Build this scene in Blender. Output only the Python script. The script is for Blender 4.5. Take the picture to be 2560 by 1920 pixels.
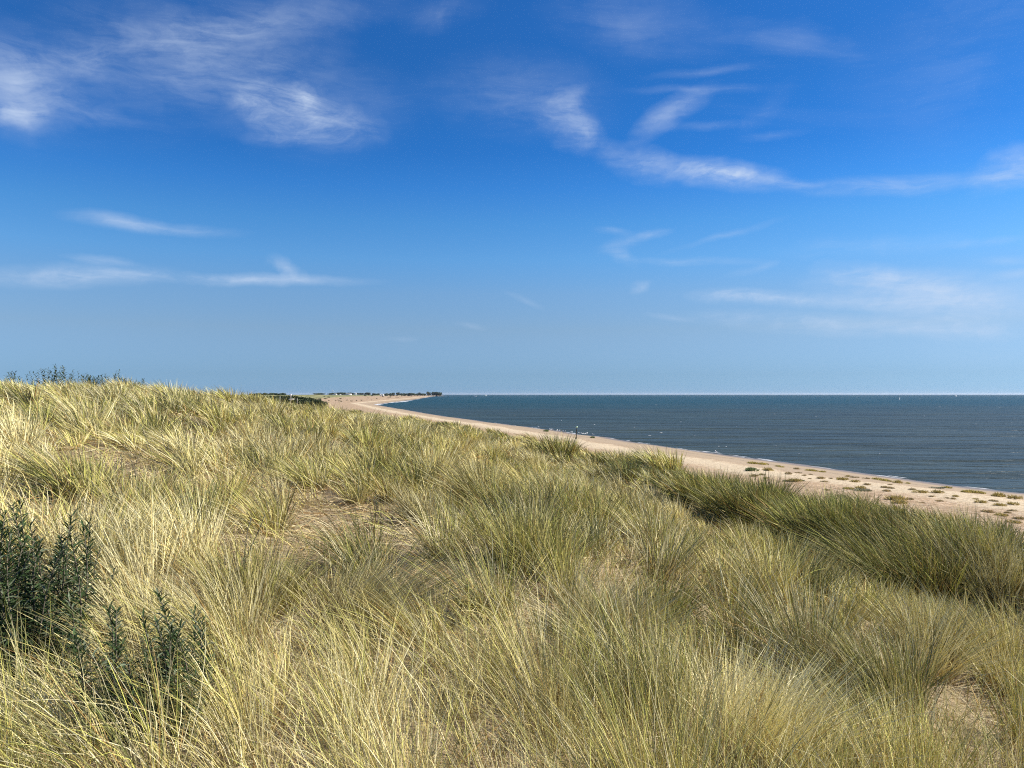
import bpy, math, random
import numpy as np
from mathutils import Vector

for o in list(bpy.data.objects):
    bpy.data.objects.remove(o, do_unlink=True)
scene = bpy.context.scene
COL = scene.collection
R = math.radians
rng = np.random.default_rng(7)
random.seed(7)

# ------------------------------------------------------------------ camera
EYE = np.array((0.0, 0.0, 8.0))
FPX = 1934.0                      # focal length in photo pixels (2560 wide)
PITCH = math.atan(26.0 / FPX)     # horizon a little below the middle
cam_d = bpy.data.cameras.new('camera')
cam_d.sensor_width = 36.0
cam_d.lens = 36.0 * FPX / 2560.0
cam_d.clip_start = 0.05
cam_d.clip_end = 90000
cam = bpy.data.objects.new('camera', cam_d)
cam.location = EYE
cam.rotation_euler = (R(90) + PITCH, 0, 0)
COL.objects.link(cam)
scene.camera = cam

# ------------------------------------------------------------------ sky, sun, exposure
SUN_AZ = R(80)                   # clockwise from the view direction (+Y)
SUN_EL = R(36)
SKY_STRENGTH = 0.10
SUN_STRENGTH = 5.0
scene.view_settings.view_transform = 'Standard'
scene.view_settings.look = 'None'
scene.view_settings.gamma = 1.0
scene.view_settings.use_curve_mapping = False
scene.view_settings.exposure = 0.82
scene.cycles.use_denoising = False
scene.cycles.filter_width = 1.15
scene.cycles.max_bounces = 6
scene.cycles.diffuse_bounces = 3
scene.cycles.transmission_bounces = 4
scene.cycles.glossy_bounces = 2


def ray(px, py):
    """world direction through a photo pixel (2560 x 1920)"""
    a = (px - 1280.0) / FPX
    b = (960.0 - py) / FPX
    c, s = math.cos(PITCH), math.sin(PITCH)
    return np.array((a, c - b * s, s + b * c))


def azel(px, py):
    d = ray(px, py)
    d = d / np.linalg.norm(d)
    return math.atan2(d[0], d[1]), math.asin(d[2])


world = bpy.data.worlds.new('World')
scene.world = world
world.use_nodes = True
wt = world.node_tree
wt.nodes.clear()


def nd(t, kind, **kw):
    n = t.nodes.new(kind)
    for k, v in kw.items():
        setattr(n, k, v)
    return n


def mth(t, op, a, b=None, c=None, clamp=False):
    n = t.nodes.new('ShaderNodeMath')
    n.operation = op
    n.use_clamp = clamp
    for i, v in enumerate((a, b, c)):
        if v is None:
            continue
        if isinstance(v, (int, float)):
            n.inputs[i].default_value = v
        else:
            t.links.new(v, n.inputs[i])
    return n.outputs[0]


def mixc(t, fac, a, b, blend='MIX'):
    n = t.nodes.new('ShaderNodeMix')
    n.data_type = 'RGBA'
    n.blend_type = blend
    n.clamp_factor = True
    for sock, v in ((n.inputs[0], fac), (n.inputs[6], a), (n.inputs[7], b)):
        if isinstance(v, (int, float)):
            sock.default_value = v
        elif isinstance(v, tuple):
            sock.default_value = (*v, 1) if len(v) == 3 else v
        else:
            t.links.new(v, sock)
    return n.outputs[2]


def noise(t, vec, scale, detail=4.0, rough=0.5, dist=0.0):
    n = t.nodes.new('ShaderNodeTexNoise')
    n.inputs['Scale'].default_value = scale
    n.inputs['Detail'].default_value = detail
    n.inputs['Roughness'].default_value = rough
    n.inputs['Distortion'].default_value = dist
    if vec is not None:
        t.links.new(vec, n.inputs['Vector'])
    return n


def ramp(t, fac, stops, interp='LINEAR'):
    n = t.nodes.new('ShaderNodeValToRGB')
    n.color_ramp.interpolation = interp
    els = n.color_ramp.elements
    while len(els) < len(stops):
        els.new(0.5)
    for e, (p, c) in zip(els, stops):
        e.position = p
        e.color = (*c, 1) if isinstance(c, tuple) else (c, c, c, 1)
    t.links.new(fac, n.inputs[0])
    return n.outputs[0]


def mapr(t, v, a, b, c, d, smooth=True):
    n = t.nodes.new('ShaderNodeMapRange')
    n.interpolation_type = 'SMOOTHSTEP' if smooth else 'LINEAR'
    t.links.new(v, n.inputs[0])
    for i, k in enumerate((a, b, c, d)):
        n.inputs[i + 1].default_value = k
    return n.outputs[0]


def build_world():
    t = wt
    out = nd(t, 'ShaderNodeOutputWorld')
    bg = nd(t, 'ShaderNodeBackground')
    bg.inputs[1].default_value = SKY_STRENGTH
    t.links.new(bg.outputs[0], out.inputs[0])
    sky = nd(t, 'ShaderNodeTexSky')
    sky.sky_type = 'NISHITA'
    sky.sun_disc = False
    sky.sun_elevation = SUN_EL
    sky.sun_rotation = SUN_AZ
    sky.altitude = 8
    sky.air_density = 1.0
    sky.dust_density = 0.35
    sky.ozone_density = 2.6
    tc = nd(t, 'ShaderNodeTexCoord')
    sep = nd(t, 'ShaderNodeSeparateXYZ')
    t.links.new(tc.outputs['Generated'], sep.inputs[0])
    X, Y, Z = sep.outputs
    el = mth(t, 'ARCSINE', Z)
    az = mth(t, 'ARCTAN2', X, Y)
    # clear maritime air: deep blue overhead, a milky grey-blue belt along the horizon
    tint = ramp(t, mapr(t, el, 0.0, 0.5, 0.0, 1.0, False),
                [(0.012, (.22, .41, .83)), (.05, (.22, .37, .69)), (.166, (.32, .41, .57)), (.256, (.33, .46, .62)), (.344, (.27, .50, .71)), (.434, (.20, .475, .725)),
                 (.52, (.13, .415, .735)), (.604, (.09, .36, .69)), (.79, (.085, .34, .65)), (.90, (.09, .35, .67))])
    base = mixc(t, 1.0, sky.outputs[0], tint, 'MULTIPLY')
    base = mixc(t, 1.0, base, SKY_GAIN, 'MULTIPLY')
    # --- cirrus
    pv = nd(t, 'ShaderNodeCombineXYZ')
    t.links.new(az, pv.inputs[0])
    t.links.new(el, pv.inputs[1])
    # warp
    wn = noise(t, pv.outputs[0], 9.0, 5.0, 0.6)
    wsub = nd(t, 'ShaderNodeVectorMath', operation='SUBTRACT')
    t.links.new(wn.outputs['Color'], wsub.inputs[0])
    wsub.inputs[1].default_value = (0.5, 0.5, 0.5)
    wmul = nd(t, 'ShaderNodeVectorMath', operation='MULTIPLY')
    t.links.new(wsub.outputs[0], wmul.inputs[0])
    wmul.inputs[1].default_value = (0.10, 0.035, 0.0)
    wadd = nd(t, 'ShaderNodeVectorMath', operation='ADD')
    t.links.new(pv.outputs[0], wadd.inputs[0])
    t.links.new(wmul.outputs[0], wadd.inputs[1])
    warped = wadd.outputs[0]
    # a weaker warp for the thin wisps
    wmul2 = nd(t, 'ShaderNodeVectorMath', operation='MULTIPLY')
    t.links.new(wsub.outputs[0], wmul2.inputs[0])
    wmul2.inputs[1].default_value = (0.05, 0.018, 0.0)
    wadd2 = nd(t, 'ShaderNodeVectorMath', operation='ADD')
    t.links.new(pv.outputs[0], wadd2.inputs[0])
    t.links.new(wmul2.outputs[0], wadd2.inputs[1])
    warped2 = wadd2.outputs[0]

    def fibre(rot, sx, sy, scale, dist):
        m = nd(t, 'ShaderNodeMapping')
        m.inputs['Rotation'].default_value = (0, 0, rot)
        m.inputs['Scale'].default_value = (sx, sy, 1)
        t.links.new(warped2, m.inputs['Vector'])
        return noise(t, m.outputs[0], scale, 9.0, 0.68, dist).outputs['Fac']
    f1 = fibre(R(8), 4.0, 22.0, 1.8, 1.0)
    f2 = fibre(R(-34), 5.0, 18.0, 2.2, 1.4)
    f3 = noise(t, warped, 7.0, 6.0, 0.6, 0.6).outputs['Fac']
    fib = mth(t, 'ADD', mth(t, 'MULTIPLY', f1, 0.30), mth(t, 'ADD', mth(t, 'MULTIPLY', f2, 0.28), mth(t, 'MULTIPLY', f3, 0.42)))
    fibm = mapr(t, fib, 0.37, 0.63, 0.16, 1.15)

    # wisps: (end pixel, end pixel, half thickness in pixels, strength, warp)
    W = [
        ((-150, 190), (820, 40), 150, .22, 0), ((230, 85), (980, 5), 40, .30, 0), ((330, 130), (700, 170), 90, .26, 0),
        ((-120, 190), (180, 200), 95, .60, 0), ((-60, 272), (110, 278), 22, .55, 0), ((170, 140), (300, 152), 34, .45, 0),
        ((90, 250), (330, 305), 22, .22, 1),
        ((600, 262), (945, 318), 48, .66, 0), ((590, 240), (700, 285), 48, .52, 0), ((715, 232), (785, 246), 26, .6, 0),
        ((620, 345), (800, 338), 16, .34, 1), ((480, 190), (1010, 270), 105, .22, 0), ((1010, 40), (1190, 20), 30, .16, 0),
        ((1080, 215), (1530, 255), 70, .22, 0), ((1355, 285), (1450, 245), 34, .50, 0), ((1405, 300), (1490, 345), 42, .62, 0),
        ((1595, 338), (1755, 228), 25, .50, 1), ((1490, 365), (1720, 432), 32, .46, 0), ((1665, 415), (1960, 458), 28, .92, 1),
        ((1700, 420), (1900, 448), 14, .4, 1),
        ((1900, 452), (2060, 474), 12, .38, 1), ((2000, 474), (2440, 446), 20, .58, 1), ((2440, 446), (2620, 372), 40, .70, 0),
        ((2470, 446), (2640, 436), 22, .45, 1), ((1370, 30), (1770, 70), 62, .20, 0), ((2280, -60), (2600, 220), 260, .13, 0),
        ((1580, 224), (1960, 214), 9, .22, 1), ((1640, 190), (1850, 165), 9, .2, 1), ((1660, 318), (1900, 310), 9, .18, 1),
        ((1860, 320), (1970, 215), 24, .12, 1), ((1860, 350), (2000, 330), 10, .18, 1),
        ((180, 536), (400, 572), 18, .5, 1), ((290, 562), (600, 582), 13, .40, 1),
        ((-80, 690), (430, 684), 24, .75, 1), ((190, 644), (310, 656), 10, .5, 1), ((300, 684), (900, 706), 13, .75, 1),
        ((702, 662), (745, 694), 20, .46, 0), ((1500, 630), (1575, 656), 18, .40, 0), ((1498, 574), (1560, 578), 9, .42, 1),
        ((1585, 592), (1665, 576), 10, .48, 1), ((1500, 622), (1605, 588), 17, .34, 1), ((1580, 650), (1890, 655), 9, .42, 1),
        ((1690, 624), (1930, 556), 8, .2, 1), ((1845, 684), (1925, 660), 10, .32, 1),
        ((1980, 628), (2370, 598), 24, .24, 0), ((2350, 612), (2560, 596), 10, .25, 1),
        ((1735, 738), (1940, 746), 17, .8, 1), ((1770, 736), (2280, 768), 17, .62, 1), ((1750, 790), (2320, 826), 22, .68, 1),
        ((2060, 682), (2290, 704), 24, .62, 0), ((2050, 716), (2640, 752), 46, .80, 0), ((2180, 792), (2640, 792), 48, .42, 0),
        ((2240, 826), (2640, 832), 18, .36, 1), ((2480, 690), (2600, 684), 10, .4, 1), ((2450, 652), (2600, 655), 10, .26, 1),
        ((1572, 728), (1612, 714), 12, .45, 0), ((1278, 738), (1352, 770), 8, .30, 1), ((1155, 814), (1195, 820), 7, .26, 1),
        ((1625, 788), (1740, 800), 8, .30, 1), ((980, 845), (1040, 846), 6, .14, 1), ((2300, 880), (2640, 880), 60, .10, 0),
    ]
    acc = None
    for (p0, p1, th, st, wp) in W:
        a0, e0 = azel(*p0)
        a1, e1 = azel(*p1)
        cx, cy = (a0 + a1) / 2, (e0 + e1) / 2
        ang = math.atan2(e1 - e0, a1 - a0)
        half = 0.62 * math.hypot(a1 - a0, e1 - e0) + 0.01
        m = nd(t, 'ShaderNodeMapping', vector_type='TEXTURE')
        m.inputs['Location'].default_value = (cx, cy, 0)
        m.inputs['Rotation'].default_value = (0, 0, ang)
        m.inputs['Scale'].default_value = (half, 1.55 * th / FPX * math.cos(cx), 1)
        t.links.new(warped2 if wp else warped, m.inputs['Vector'])
        g = nd(t, 'ShaderNodeTexGradient', gradient_type='SPHERICAL')
        t.links.new(m.outputs[0], g.inputs[0])
        s = mth(t, 'MULTIPLY', mth(t, 'POWER', g.outputs['Fac'], 1.25), st * 0.86)
        acc = s if acc is None else mth(t, 'ADD', acc, s)
    cloud = mth(t, 'MULTIPLY', acc, fibm)
    # thin generic cirrus over the whole dome, on a level sheet
    zc = mth(t, 'MAXIMUM', Z, 0.06)
    sh = nd(t, 'ShaderNodeCombineXYZ')
    t.links.new(mth(t, 'DIVIDE', X, zc), sh.inputs[0])
    t.links.new(mth(t, 'DIVIDE', Y, zc), sh.inputs[1])
    gm = nd(t, 'ShaderNodeMapping')
    gm.inputs['Rotation'].default_value = (0, 0, R(20))
    gm.inputs['Scale'].default_value = (0.45, 1.3, 1)
    t.links.new(sh.outputs[0], gm.inputs['Vector'])
    gn = noise(t, gm.outputs[0], 1.1, 7.0, 0.6, 0.8).outputs['Fac']
    gen = mth(t, 'MULTIPLY', mapr(t, gn, 0.56, 0.86, 0.0, 0.35), mapr(t, Z, 0.22, 0.5, 0.0, 1.0))
    cloud = mth(t, 'MINIMUM', mth(t, 'ADD', cloud, gen), 0.80)
    lit = mixc(t, cloud, base, CLOUD)
    t.links.new(lit, bg.inputs[0])


SKY_GAIN = (1.085, 1.09, 1.10)      # twice the ramp, less the exposure
CLOUD = (3.5, 4.15, 5.2)
build_world()

sun_d = bpy.data.lights.new('sun', 'SUN')
sun_d.energy = SUN_STRENGTH
sun_d.angle = R(0.53)
sun_d.color = (1.0, 0.94, 0.84)
sun = bpy.data.objects.new('sun', sun_d)
sdir = Vector((math.sin(SUN_AZ) * math.cos(SUN_EL), math.cos(SUN_AZ) * math.cos(SUN_EL), math.sin(SUN_EL)))
sun.rotation_euler = sdir.to_track_quat('Z', 'Y').to_euler()
sun.location = (30, -10, 40)
COL.objects.link(sun)

# ------------------------------------------------------------------ helpers


def tag(o, label=None, cat=None, group=None, kind=None):
    if label:
        o['label'] = label
    if cat:
        o['category'] = cat
    if group:
        o['group'] = group
    if kind:
        o['kind'] = kind
    return o


def empty(name, loc, rz=0.0, sc=1.0):
    o = bpy.data.objects.new(name, None)
    o.location = loc
    o.rotation_euler = (0, 0, rz)
    o.scale = (sc, sc, sc)
    o.empty_display_size = 0.2
    COL.objects.link(o)
    return o


def link_mesh(name, me, mat=None, parent=None, loc=None, rz=None, sc=None):
    o = bpy.data.objects.new(name, me)
    if mat is not None and len(me.materials) == 0:
        me.materials.append(mat)
    if parent is not None:
        o.parent = parent
    if loc is not None:
        o.location = loc
    if rz is not None:
        o.rotation_euler = (0, 0, rz)
    if sc is not None:
        o.scale = sc if hasattr(sc, '__len__') else (sc, sc, sc)
    COL.objects.link(o)
    return o


def np_mesh(name, verts, faces_list, cols=None, attrs=None, smooth=False):
    """faces_list: list of (n,k) int arrays"""
    me = bpy.data.meshes.new(name)
    verts = np.asarray(verts, dtype=np.float32)
    me.vertices.add(len(verts))
    me.vertices.foreach_set('co', verts.ravel())
    loops, starts, tot = [], [], 0
    for f in faces_list:
        f = np.asarray(f, dtype=np.int32)
        if f.size == 0:
            continue
        k = f.shape[1]
        loops.append(f.ravel())
        starts.append(tot + np.arange(len(f), dtype=np.int32) * k)
        tot += f.size
    loops = np.concatenate(loops)
    starts = np.concatenate(starts)
    me.loops.add(tot)
    me.loops.foreach_set('vertex_index', loops)
    me.polygons.add(len(starts))
    me.polygons.foreach_set('loop_start', starts)
    if smooth:
        me.polygons.foreach_set('use_smooth', np.ones(len(starts), dtype=bool))
    me.update(calc_edges=True)
    if cols is not None:
        a = me.color_attributes.new('col', 'FLOAT_COLOR', 'POINT')
        c4 = np.ones((len(verts), 4), dtype=np.float32)
        c4[:, :3] = cols
        a.data.foreach_set('color', c4.ravel())
    if attrs:
        for k, v in attrs.items():
            a = me.attributes.new(k, 'FLOAT', 'POINT')
            a.data.foreach_set('value', np.asarray(v, dtype=np.float32))
    return me


class Acc:
    """collects vertices and faces of one part"""

    def __init__(self):
        self.v, self.f, self.n, self.c = [], {}, 0, []

    def add(self, v, faces, col=None):
        v = np.asarray(v, dtype=float).reshape(-1, 3)
        self.v.append(v)
        for f in faces:
            f = np.asarray(f, dtype=int)
            if f.size:
                self.f.setdefault(f.shape[1], []).append(f + self.n)
        if col is not None:
            col = np.asarray(col, dtype=float)
            if col.ndim == 1:
                col = np.tile(col, (len(v), 1))
            self.c.append(col)
        self.n += len(v)

    def box(self, lo, hi, col=None):
        x0, y0, z0 = lo
        x1, y1, z1 = hi
        v = [(x0, y0, z0), (x1, y0, z0), (x1, y1, z0), (x0, y1, z0), (x0, y0, z1), (x1, y0, z1), (x1, y1, z1), (x0, y1, z1)]
        self.add(v, [[(0, 3, 2, 1), (4, 5, 6, 7), (0, 1, 5, 4), (1, 2, 6, 5), (2, 3, 7, 6), (3, 0, 4, 7)]], col)

    def tube(self, pts, rads, n=6, col=None):
        pts = np.asarray(pts, dtype=float)
        rads = np.asarray(rads, dtype=float)
        k = len(pts)
        tang = np.gradient(pts, axis=0)
        vv = []
        for i in range(k):
            tg = tang[i] / (np.linalg.norm(tang[i]) + 1e-9)
            ref = np.array((1.0, 0, 0)) if abs(tg[0]) < 0.8 else np.array((0, 1.0, 0))
            a = np.cross(tg, ref)
            a /= np.linalg.norm(a)
            b = np.cross(tg, a)
            for j in range(n):
                th = 2 * math.pi * j / n
                vv.append(pts[i] + rads[i] * (math.cos(th) * a + math.sin(th) * b))
        q = [(i * n + j, i * n + (j + 1) % n, (i + 1) * n + (j + 1) % n, (i + 1) * n + j) for i in range(k - 1) for j in range(n)]
        fl = [q, [tuple(range(n - 1, -1, -1))], [tuple((k - 1) * n + j for j in range(n))]]
        self.add(vv, fl, col)

    def mesh(self, name, smooth=False):
        v = np.concatenate(self.v)
        fl = [np.concatenate(x) for x in self.f.values()]
        c = np.concatenate(self.c) if self.c else None
        return np_mesh(name, v, fl, c, None, smooth)


def vnoise(x, y, seed=0):
    """smooth value noise, 0..1"""
    xi, yi = np.floor(x).astype(np.int64), np.floor(y).astype(np.int64)
    fx, fy = x - xi, y - yi
    fx, fy = fx * fx * (3 - 2 * fx), fy * fy * (3 - 2 * fy)

    def hsh(a, b):
        n = (a * 374761393 + b * 668265263 + seed * 1442695041) & 0x7fffffff
        n = ((n ^ (n >> 13)) * 1274126177) & 0x7fffffff
        return ((n ^ (n >> 16)) & 0xffff) / 65535.0
    a, b, c, d = hsh(xi, yi), hsh(xi + 1, yi), hsh(xi, yi + 1), hsh(xi + 1, yi + 1)
    return (a * (1 - fx) + b * fx) * (1 - fy) + (c * (1 - fx) + d * fx) * fy


def fbm(x, y, seed=0, octv=3):
    s, a, tot = 0, 1.0, 0
    for i in range(octv):
        s = s + a * vnoise(x * 2 ** i, y * 2 ** i, seed + i * 17)
        tot += a
        a *= 0.5
    return s / tot


def smooth01(t):
    t = np.clip(t, 0, 1)
    return t * t * (3 - 2 * t)


# ------------------------------------------------------------------ the lie of the land
_Y = np.concatenate([np.arange(-400, 200, 1.0), np.geomspace(200, 9000, 500)])


def curve(ys, vs, w=5):
    v = np.interp(_Y, ys, vs)
    k = np.hanning(2 * w + 1)
    k /= k.sum()
    vp = np.pad(v, w, mode='edge')
    return np.convolve(vp, k, 'valid')


# waterline, dune shoulder and dune crest, as x over y
XS = curve([-400, 0, 62.6, 69.7, 77, 86.4, 98.5, 117, 135.7, 154.7, 196, 231, 297, 595, 1031, 1290, 3094, 4000, 4400, 6000, 9000],
           [263, 71, 41.4, 38, 35.7, 33, 29.5, 23.9, 19.6, 13.6, 1.5, -9.6, -29, -105, -139, -158, -320, -332, -1400, -6000, -16000])
XE = curve([-400, -60, -20, 0, 13, 17, 21, 26, 33, 42, 52, 65, 80, 95, 120, 160, 300, 600, 1000, 2000, 3000, 4000, 9000],
           [150, 34, 19, 12.5, 8.6, 7.2, 5.6, 4.3, 2, -.9, -4.8, -11, -20, -29, -40, -50, -82, -160, -245, -405, -480, -520, -9000], 3)
ZE = curve([-400, -20, 0, 13, 21, 26, 33, 42, 52, 65, 78, 92, 120, 160, 300, 600, 9000],
           [5, 4.98, 4.98, 5.02, 5.12, 5.27, 5.45, 5.6, 5.9, 6.1, 6.1, 5.2, 4.4, 4.2, 4.2, 3.6, 3.6], 3)
WC = curve([-400, -20, 0, 13, 26, 38, 60, 80, 95, 120, 160, 300, 600, 1000, 3000, 9000],
           [32, 32, 25, 20.6, 16.5, 13, 7.5, 7, 9, 10, 15, 26, 50, 60, 90, 100], 3)
ZC = curve([-400, -20, 0, 13, 18, 23, 28, 33, 40, 47, 60, 78, 92, 120, 160, 300, 600, 1000, 3000, 9000],
           [6.8, 7.0, 7.5, 7.88, 7.96, 7.90, 7.56, 6.92, 6.58, 6.44, 6.34, 6.24, 5.5, 5.0, 4.7, 5.3, 6.2, 6.6, 6.0, 5.0], 3)


def land(x, y):
    """height, distance landward of the waterline, distance inland of the dune shoulder"""
    x = np.asarray(x, dtype=float)
    y = np.asarray(y, dtype=float)
    xs = np.interp(y, _Y, XS)
    sl = (np.interp(y + 4, _Y, XS) - np.interp(y - 4, _Y, XS)) / 8
    d = (xs - x) / np.sqrt(1 + sl * sl)
    d = d + (vnoise(x / 9, y / 9, 3) - 0.5) * 2.0 * np.clip(np.hypot(x, y) / 60, 0, 1)
    zb = np.interp(d, [-400, -40, 0, 9, 15, 20, 34, 60, 200], [-9, -2.0, 0, 0.80, 1.30, 1.42, 1.75, 2.2, 2.6])
    zb = zb + (fbm(x / 2.2, y / 2.2, 11) - 0.5) * 0.16 * np.clip(d / 16, 0, 1)
    xe = np.interp(y, _Y, XE)
    se = (np.interp(y + 2, _Y, XE) - np.interp(y - 2, _Y, XE)) / 4
    ce = 1 / np.sqrt(1 + np.minimum(se * se, 0.6))
    u = (xe - x) * ce
    u = u + (fbm(x / 4.0, y / 4.0, 5) - 0.5) * 1.6
    w = np.interp(y, _Y, WC) * ce
    ze, zc = np.interp(y, _Y, ZE), np.interp(y, _Y, ZC)
    t = u / w
    up = ze + (zc - ze) * smooth01(0.12 + 0.88 * t * 0.98) / smooth01(np.array(0.9824))
    back = zc - 0.9 * smooth01((u - w) / 30.0)
    zd = np.where(t < 1, np.where(t > 0, up, 0), back)
    z0 = ze + (zc - ze) * smooth01(np.array(0.12)) / smooth01(np.array(0.9824))
    zd = np.where(u <= 0, z0 - 0.5 * np.maximum(-u, 0) - 0.02 * u * u, zd)
    r = np.hypot(x, y)
    hum = (fbm(x / 3.1, y / 3.1, 21) - 0.5) * 0.55 + (fbm(x / 1.1, y / 1.1, 31, 2) - 0.5) * 0.16
    far = smooth01((r - 150) / 250)
    hum = hum * (1 - far) + far * ((fbm(x / 45, y / 45, 41) - 0.5) * 3.6 + (fbm(x / 12, y / 12, 43) - 0.5) * 1.4) * np.clip(u / 25, 0, 1)
    hum = hum * np.clip(r / 2.5, 0.2, 1)
    lip = smooth01((34 - y) / 14) * smooth01((y + 2) / 8)
    zd = zd + hum + lip * (0.32 * np.exp(-((u - 0.8) / 1.3) ** 2) - 0.38 * np.exp(-((u - 4.2) / 1.5) ** 2))
    k = 0.35
    hmix = np.clip(0.5 + 0.5 * (zd - zb) / k, 0, 1)
    z = zb * (1 - hmix) + zd * hmix + k * hmix * (1 - hmix)
    return z, d, u


def height(x, y):
    return float(land(np.array([x]), np.array([y]))[0][0])


def hit(px, py, dmin=2.0, dmax=6000.0):
    """where the ray through a photo pixel meets the land"""
    d = ray(px, py)
    s = np.geomspace(dmin, dmax, 6000)
    P = EYE[None, :] + d[None, :] * s[:, None]
    z, _, _ = land(P[:, 0], P[:, 1])
    below = np.nonzero(P[:, 2] < np.maximum(z, 0.0))[0]
    if len(below) == 0:
        return None
    i = below[0]
    p = P[i].copy()
    p[2] = max(z[i], 0.0)
    return p


def at(px, D):
    """land point in the picture column px at depth D"""
    x = (px - 1280.0) / FPX * D
    return np.array((x, D, height(x, D)))


# ------------------------------------------------------------------ materials


def new_mat(name):
    m = bpy.data.materials.new(name)
    m.use_nodes = True
    t = m.node_tree
    t.nodes.clear()
    out = nd(t, 'ShaderNodeOutputMaterial')
    return m, t, out


def mat_plain(name, col, rough=0.6, var=0.12, scale=8.0, spec=0.3, bump=0.0):
    m, t, out = new_mat(name)
    p = nd(t, 'ShaderNodeBsdfPrincipled')
    p.inputs['Roughness'].default_value = rough
    p.inputs['Specular IOR Level'].default_value = spec
    tc = nd(t, 'ShaderNodeTexCoord')
    n = noise(t, tc.outputs['Object'], scale, 5)
    dark = tuple(c * (1 - var * 2) for c in col)
    lite = tuple(min(1, c * (1 + var * 2)) for c in col)
    t.links.new(ramp(t, n.outputs['Fac'], [(0.3, dark), (0.7, lite)]), p.inputs['Base Color'])
    if bump:
        b = nd(t, 'ShaderNodeBump')
        b.inputs['Strength'].default_value = bump
        b.inputs['Distance'].default_value = 0.02
        t.links.new(n.outputs['Fac'], b.inputs['Height'])
        t.links.new(b.outputs[0], p.inputs['Normal'])
    t.links.new(p.outputs[0], out.inputs[0])
    return m


def mat_leaf(name, trans=0.3, gloss=0.06, grough=0.4, tint=(1, 1, 1)):
    """leaf colour from the blade's own colour, part of the light shines through"""
    m, t, out = new_mat(name)
    a = nd(t, 'ShaderNodeAttribute', attribute_name='col')
    col = mixc(t, 1.0, a.outputs['Color'], tint, 'MULTIPLY')
    d = nd(t, 'ShaderNodeBsdfDiffuse')
    tr = nd(t, 'ShaderNodeBsdfTranslucent')
    g = nd(t, 'ShaderNodeBsdfGlossy')
    g.inputs['Roughness'].default_value = grough
    g.inputs['Color'].default_value = (1, 1, 0.95, 1)
    t.links.new(col, d.inputs[0])
    t.links.new(col, tr.inputs[0])
    m1 = nd(t, 'ShaderNodeMixShader')
    m1.inputs[0].default_value = trans
    t.links.new(d.outputs[0], m1.inputs[1])
    t.links.new(tr.outputs[0], m1.inputs[2])
    m2 = nd(t, 'ShaderNodeMixShader')
    m2.inputs[0].default_value = gloss
    t.links.new(m1.outputs[0], m2.inputs[1])
    t.links.new(g.outputs[0], m2.inputs[2])
    t.links.new(m2.outputs[0], out.inputs[0])
    return m


M_GRASS = mat_leaf('marram_blades', 0.08, 0.012, 0.5)
M_LEAF = mat_leaf('buckthorn_leaves', 0.18, 0.01, 0.5)
M_CUSHION = mat_leaf('beach_plant_leaves', 0.2, 0.03, 0.5)
M_STEM = mat_plain('woody_stem', (0.13, 0.11, 0.08), 0.8, 0.2, 30)
M_BARK = mat_plain('tree_bark', (0.10, 0.08, 0.06), 0.9, 0.2, 2)
M_TREE = mat_leaf('tree_foliage', 0.15, 0.0, 0.5)
M_WHITE = mat_plain('white_paint', (0.78, 0.77, 0.74), 0.5, 0.03, 1.0)
M_ROOF = mat_plain('roof_tiles', (0.20, 0.17, 0.16), 0.8, 0.12, 2.0)
M_ROOFW = mat_plain('pale_roof', (0.62, 0.62, 0.60), 0.6, 0.05, 2.0)
M_GLASS = mat_plain('window_glass', (0.04, 0.05, 0.06), 0.15, 0.1, 2.0, 0.6)
M_WOODD = mat_plain('tarred_post', (0.045, 0.038, 0.032), 0.85, 0.25, 9, 0.2, 0.6)
M_WOODP = mat_plain('weathered_post', (0.42, 0.38, 0.32), 0.85, 0.12, 9, 0.2, 0.5)
M_GREENP = mat_plain('pale_green_topmark', (0.45, 0.62, 0.42), 0.5, 0.05, 4)
M_GULL = mat_plain('white_feathers', (0.80, 0.79, 0.77), 0.8, 0.03, 20)
M_WING = mat_plain('grey_feathers', (0.42, 0.44, 0.46), 0.8, 0.06, 20)
M_BEAK = mat_plain('yellow_beak', (0.65, 0.42, 0.06), 0.5, 0.05, 20)
M_SAIL = mat_plain('sailcloth', (0.82, 0.82, 0.80), 0.7, 0.03, 1)
M_HULL = mat_plain('hull_paint', (0.72, 0.73, 0.74), 0.35, 0.03, 1)
M_SPAR = mat_plain('spar_metal', (0.40, 0.40, 0.40), 0.4, 0.05, 3)


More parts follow.
